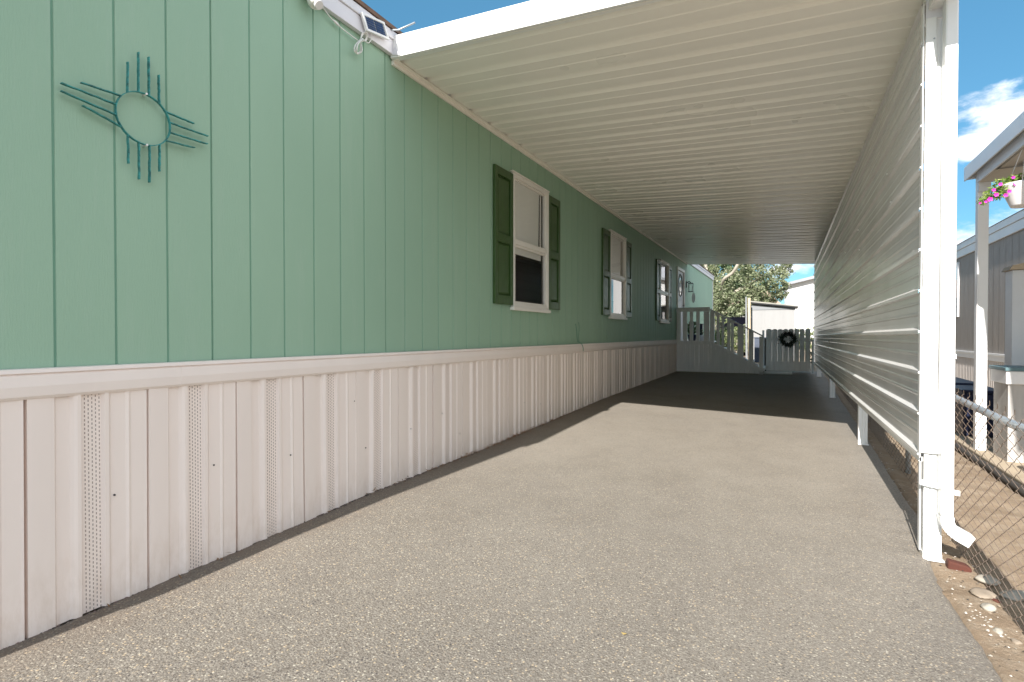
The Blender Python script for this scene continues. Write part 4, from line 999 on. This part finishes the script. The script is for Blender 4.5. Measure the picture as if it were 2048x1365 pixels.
# cabinet, pillar, navy boxes, bucket
cbn = thing('patio_cabinet', 'grey board cabinet with a teal lid on the neighbour patio', 'cabinet', (1.9, 5.9, .045))
b = MB(); b.box(1.62, 2.4, 5.9, 6.25, .046, .80); b.build('body', 'cabinet', cbn)
for x in (1.62, 1.80, 1.98, 2.16):
    b = MB(); b.box(x, x + .012, 5.893, 5.899, .06, .72); b.build('batten', 'cabinet', cbn)
b = MB(); b.box(1.6, 2.42, 5.87, 6.27, .70, .81); b.build('band', 'nbtrim', cbn, bevel=.004)
b = MB(); b.box(1.59, 2.43, 5.85, 6.28, .812, .84); b.build('lid', 'teal', cbn, bevel=.004)
pl = thing('square_pillar', 'pale blue grey square pillar with a tan cap behind the cabinet', 'pillar', (1.8, 6.35, .045))
b = MB(); b.box(1.785, 2.1, 6.42, 6.6, .046, 1.70); b.build('shaft', 'awning', pl, bevel=.004)
b = MB(); b.prism([(1.76, 1.702), (2.12, 1.702), (2.10, 1.74), (1.94, 1.78), (1.78, 1.74)], 'y', 6.39, 6.62); b.build('cap', 'concrete', pl)
for (x0, x1, y0, y1, h, lab) in [(1.62, 1.95, 7.2, 7.8, .50, 'navy box, awning shade put into its colour, behind the white awning post, nearest the cabinet'), (1.58, 2.0, 8.2, 9.4, .50, 'long navy box, awning shade put into its colour, seen left of the white awning post through the fence')]:
    t_ = thing('lidded_box', lab, 'bin', (x0, y0, .045)); b = MB(); b.box(x0, x1, y0, y1, .046, h); b.build('tub', 'navy', t_, bevel=.012)  # the awning's deep shade is put into these dark navy box shapes
    b = MB(); b.box(x0 - .015, x1 + .015, y0 - .015, y1 + .015, h + .002, h + .035); b.build('lid', 'navy', t_, bevel=.008)
bk = thing('bucket', 'white speckled bucket with an orange band beside the cabinet', 'bucket', (1.70, 5.25, .045))
b = MB(); b.tube([(1.70, 5.25, .046), (1.70, 5.25, .33)], [.085, .10], 18); b.build('tub', 'potw', bk)
b = MB(); b.tube([(1.70, 5.25, .24), (1.70, 5.25, .29)], [.0962, .0992], 18, cap=False); b.build('band', 'orange', bk)
b = MB(); leafblob(b, (1.66, 5.15, .12), (.06, .03, .07), 60, .02, 6); b.build('weeds', 'petleaf', bk)

# ================================================================ STONES AND LITTER
def stone(x, y, r, sx=1, sy=1, sz=.6, mat='rock', label=None, name='stone', group=None, sink=.35):
    bm = bmesh.new(); bmesh.ops.create_icosphere(bm, subdivisions=3, radius=1)
    sd = random.random() * 50
    for v in bm.verts:
        n_ = 1 + .30 * noise.noise(v.co * 1.1 + Vector((sd, 0, 0))) + .10 * noise.noise(v.co * 3 + Vector((sd, 0, 0))); v.co = Vector((v.co.x * n_ * sx, v.co.y * n_ * sy, v.co.z * n_ * sz)) * r
    me = bpy.data.meshes.new(name); bm.to_mesh(me); bm.free(); me.materials.append(M[mat]); me.polygons.foreach_set('use_smooth', [True] * len(me.polygons))
    o = bpy.data.objects.new(name, me); COL.objects.link(o); o.location = (x, y, gz(x, y) + r * sz * (1 - sink) - .005); o.rotation_euler = (0, 0, random.uniform(0, 6)); tag(o, label, 'stone', group); return o
stone(.72, 2.82, .022, 1.3, 1, .7, 'rockwhite', 'white rounded stone on the dirt between the asphalt and the fence')
stone(.70, 2.62, .015, 1.2, 1, .7, 'rockwhite', 'small white stone just below the larger white rounded stone')
stone(.735, 2.56, .013, 1.2, 1, .7, 'rock', 'greyish stone nearest the fence in the pebble cluster')
stone(.80, 3.13, .034, 1.2, 1.3, .5, 'rockwhite', 'pale broken stone wedged at the fence foot under the downspout')
stone(.745, 2.97, .036, 1.4, 1.2, .35, 'rock', 'flat tan stone half buried below the downspout')
stone(.775, 2.93, .013, 1.5, 1, .4, 'recess', 'small reddish stone lying on the flat tan stone')
stone(.865, 3.0, .045, .8, 1.5, .4, 'rockwhite', 'long pale lump of concrete just beyond the fence')
stone(.748, 2.33, .012, 1.2, 1, .8, 'rockwhite', 'small pale stone alone on the dirt near the fence shadow')
b = MB(); n = 16
for i in range(n): pass
bx = [(.665 + .055 * math.cos(t_) * 1.5 + .03, .02 + .035 * math.sin(t_)) for t_ in (math.pi * j / 10 for j in range(11))]
b.prism([(.672, -.02), (.765, -.02), (.765, .010), (.745, .022), (.71, .028), (.675, .034)], 'y', 3.22, 3.27); tag(b.build('recess_block', 'recess', bevel=.008), 'dark red block standing in for the shadowed recess under the downspout elbow', 'recess')  # added solid, its dark red stands in for a shadowed hollow
# gravel and crumbs: uncountable
b = MB(); rnd = random.Random(21)
def chip(x, y, s_, zoff=0, mi=0):
    z = gz(x, y) + zoff; c_ = Vector((x, y, z)); q = [Vector((rnd.uniform(.6, 1) * s_ * math.cos(a), rnd.uniform(.6, 1) * s_ * math.sin(a), rnd.uniform(-.1, .2) * s_)) for a in (0, 1.57, 3.14, 4.71)]
    t_ = c_ + Vector((0, 0, s_ * .55))
    for i in range(4): b.face([c_ + q[i], c_ + q[(i + 1) % 4], t_], mi)
for _ in range(700):
    y = rnd.uniform(1.9, 6) if rnd.random() < .8 else rnd.uniform(6, 13); x = .62 + abs(rnd.gauss(0, .1))
    if x < 1.4: chip(x, y, rnd.choice((.002, .003, .004, .006, .008)), 0, rnd.choice((0, 0, 1, 2, 3)))
for _ in range(46):
    a = rnd.gauss(.685, .02); chip(a, rnd.gauss(2.68, .09), rnd.uniform(.003, .008), .0, rnd.choice((0, 1, 3)))
for _ in range(2600):
    y = .7 + abs(rnd.gauss(0, 2.4)); x = XW + .012 + abs(rnd.gauss(0, .014)); chip(x, y, rnd.uniform(.003, .010), .002, rnd.choice((0, 2, 2, 2, 4, 4)))
for _ in range(420):
    chip(rnd.uniform(-2.2, .55), rnd.uniform(.8, 9), rnd.uniform(.002, .0045), .008, rnd.choice((0, 1, 1, 2)))
tag(b.build('gravel', ['rock', 'rockwhite', 'darkwood', 'concretepale', 'grit'], loc=(0, 0, 0)), 'scattered pebbles and grit along the asphalt edges', None, kind='stuff')
# dead leaves and twigs in the foot of the skirting
b = MB(); rnd = random.Random(31)
for _ in range(420):
    y = rnd.gauss(4.6, .7) if rnd.random() < .7 else rnd.uniform(1, 10); x = XW + .03 + abs(rnd.gauss(0, .018)); z = gz(x, y) + .012 + rnd.random() * .018
    d = Vector((rnd.gauss(0, 1), rnd.gauss(0, 1), rnd.gauss(0, .5))).normalized() * rnd.uniform(.006, .02); w_ = d.orthogonal().normalized() * .003; p = Vector((x, y, z)); b.face([p - d, p + w_, p + d, p - w_])
tag(b.build('leaf_litter', simple('dry leaf litter', (.22, .12, .06), .9, .3, 20), loc=(0, 0, 0)), 'dry brown leaf litter at the foot of the skirting', None, kind='stuff')
b = MB(); b.tube(sm([(-.06, 1.32, gz(0, 1.3) + .012), (-.045, 1.34, gz(0, 1.3) + .014), (-.03, 1.35, gz(0, 1.3) + .012)]), .0016, 4); tag(b.build('twig', 'darkwood'), 'thin dark twig lying on the asphalt in the foreground', 'twig')
for (x, y, lab) in [(-.53, 1.9, 'small curled dry leaf on the asphalt left of centre'), (-1.0, 1.1, 'tiny yellowish leaf on the asphalt near the camera')]:
    z = gz(x, y) + .012; b = MB(); b.face([(x - .012, y, z + .003), (x, y + .008, z), (x + .012, y, z + .004), (x, y - .008, z)]); tag(b.build('dry_leaf', simple('tan leaf', (.30, .22, .08), .8)), lab, 'leaf')
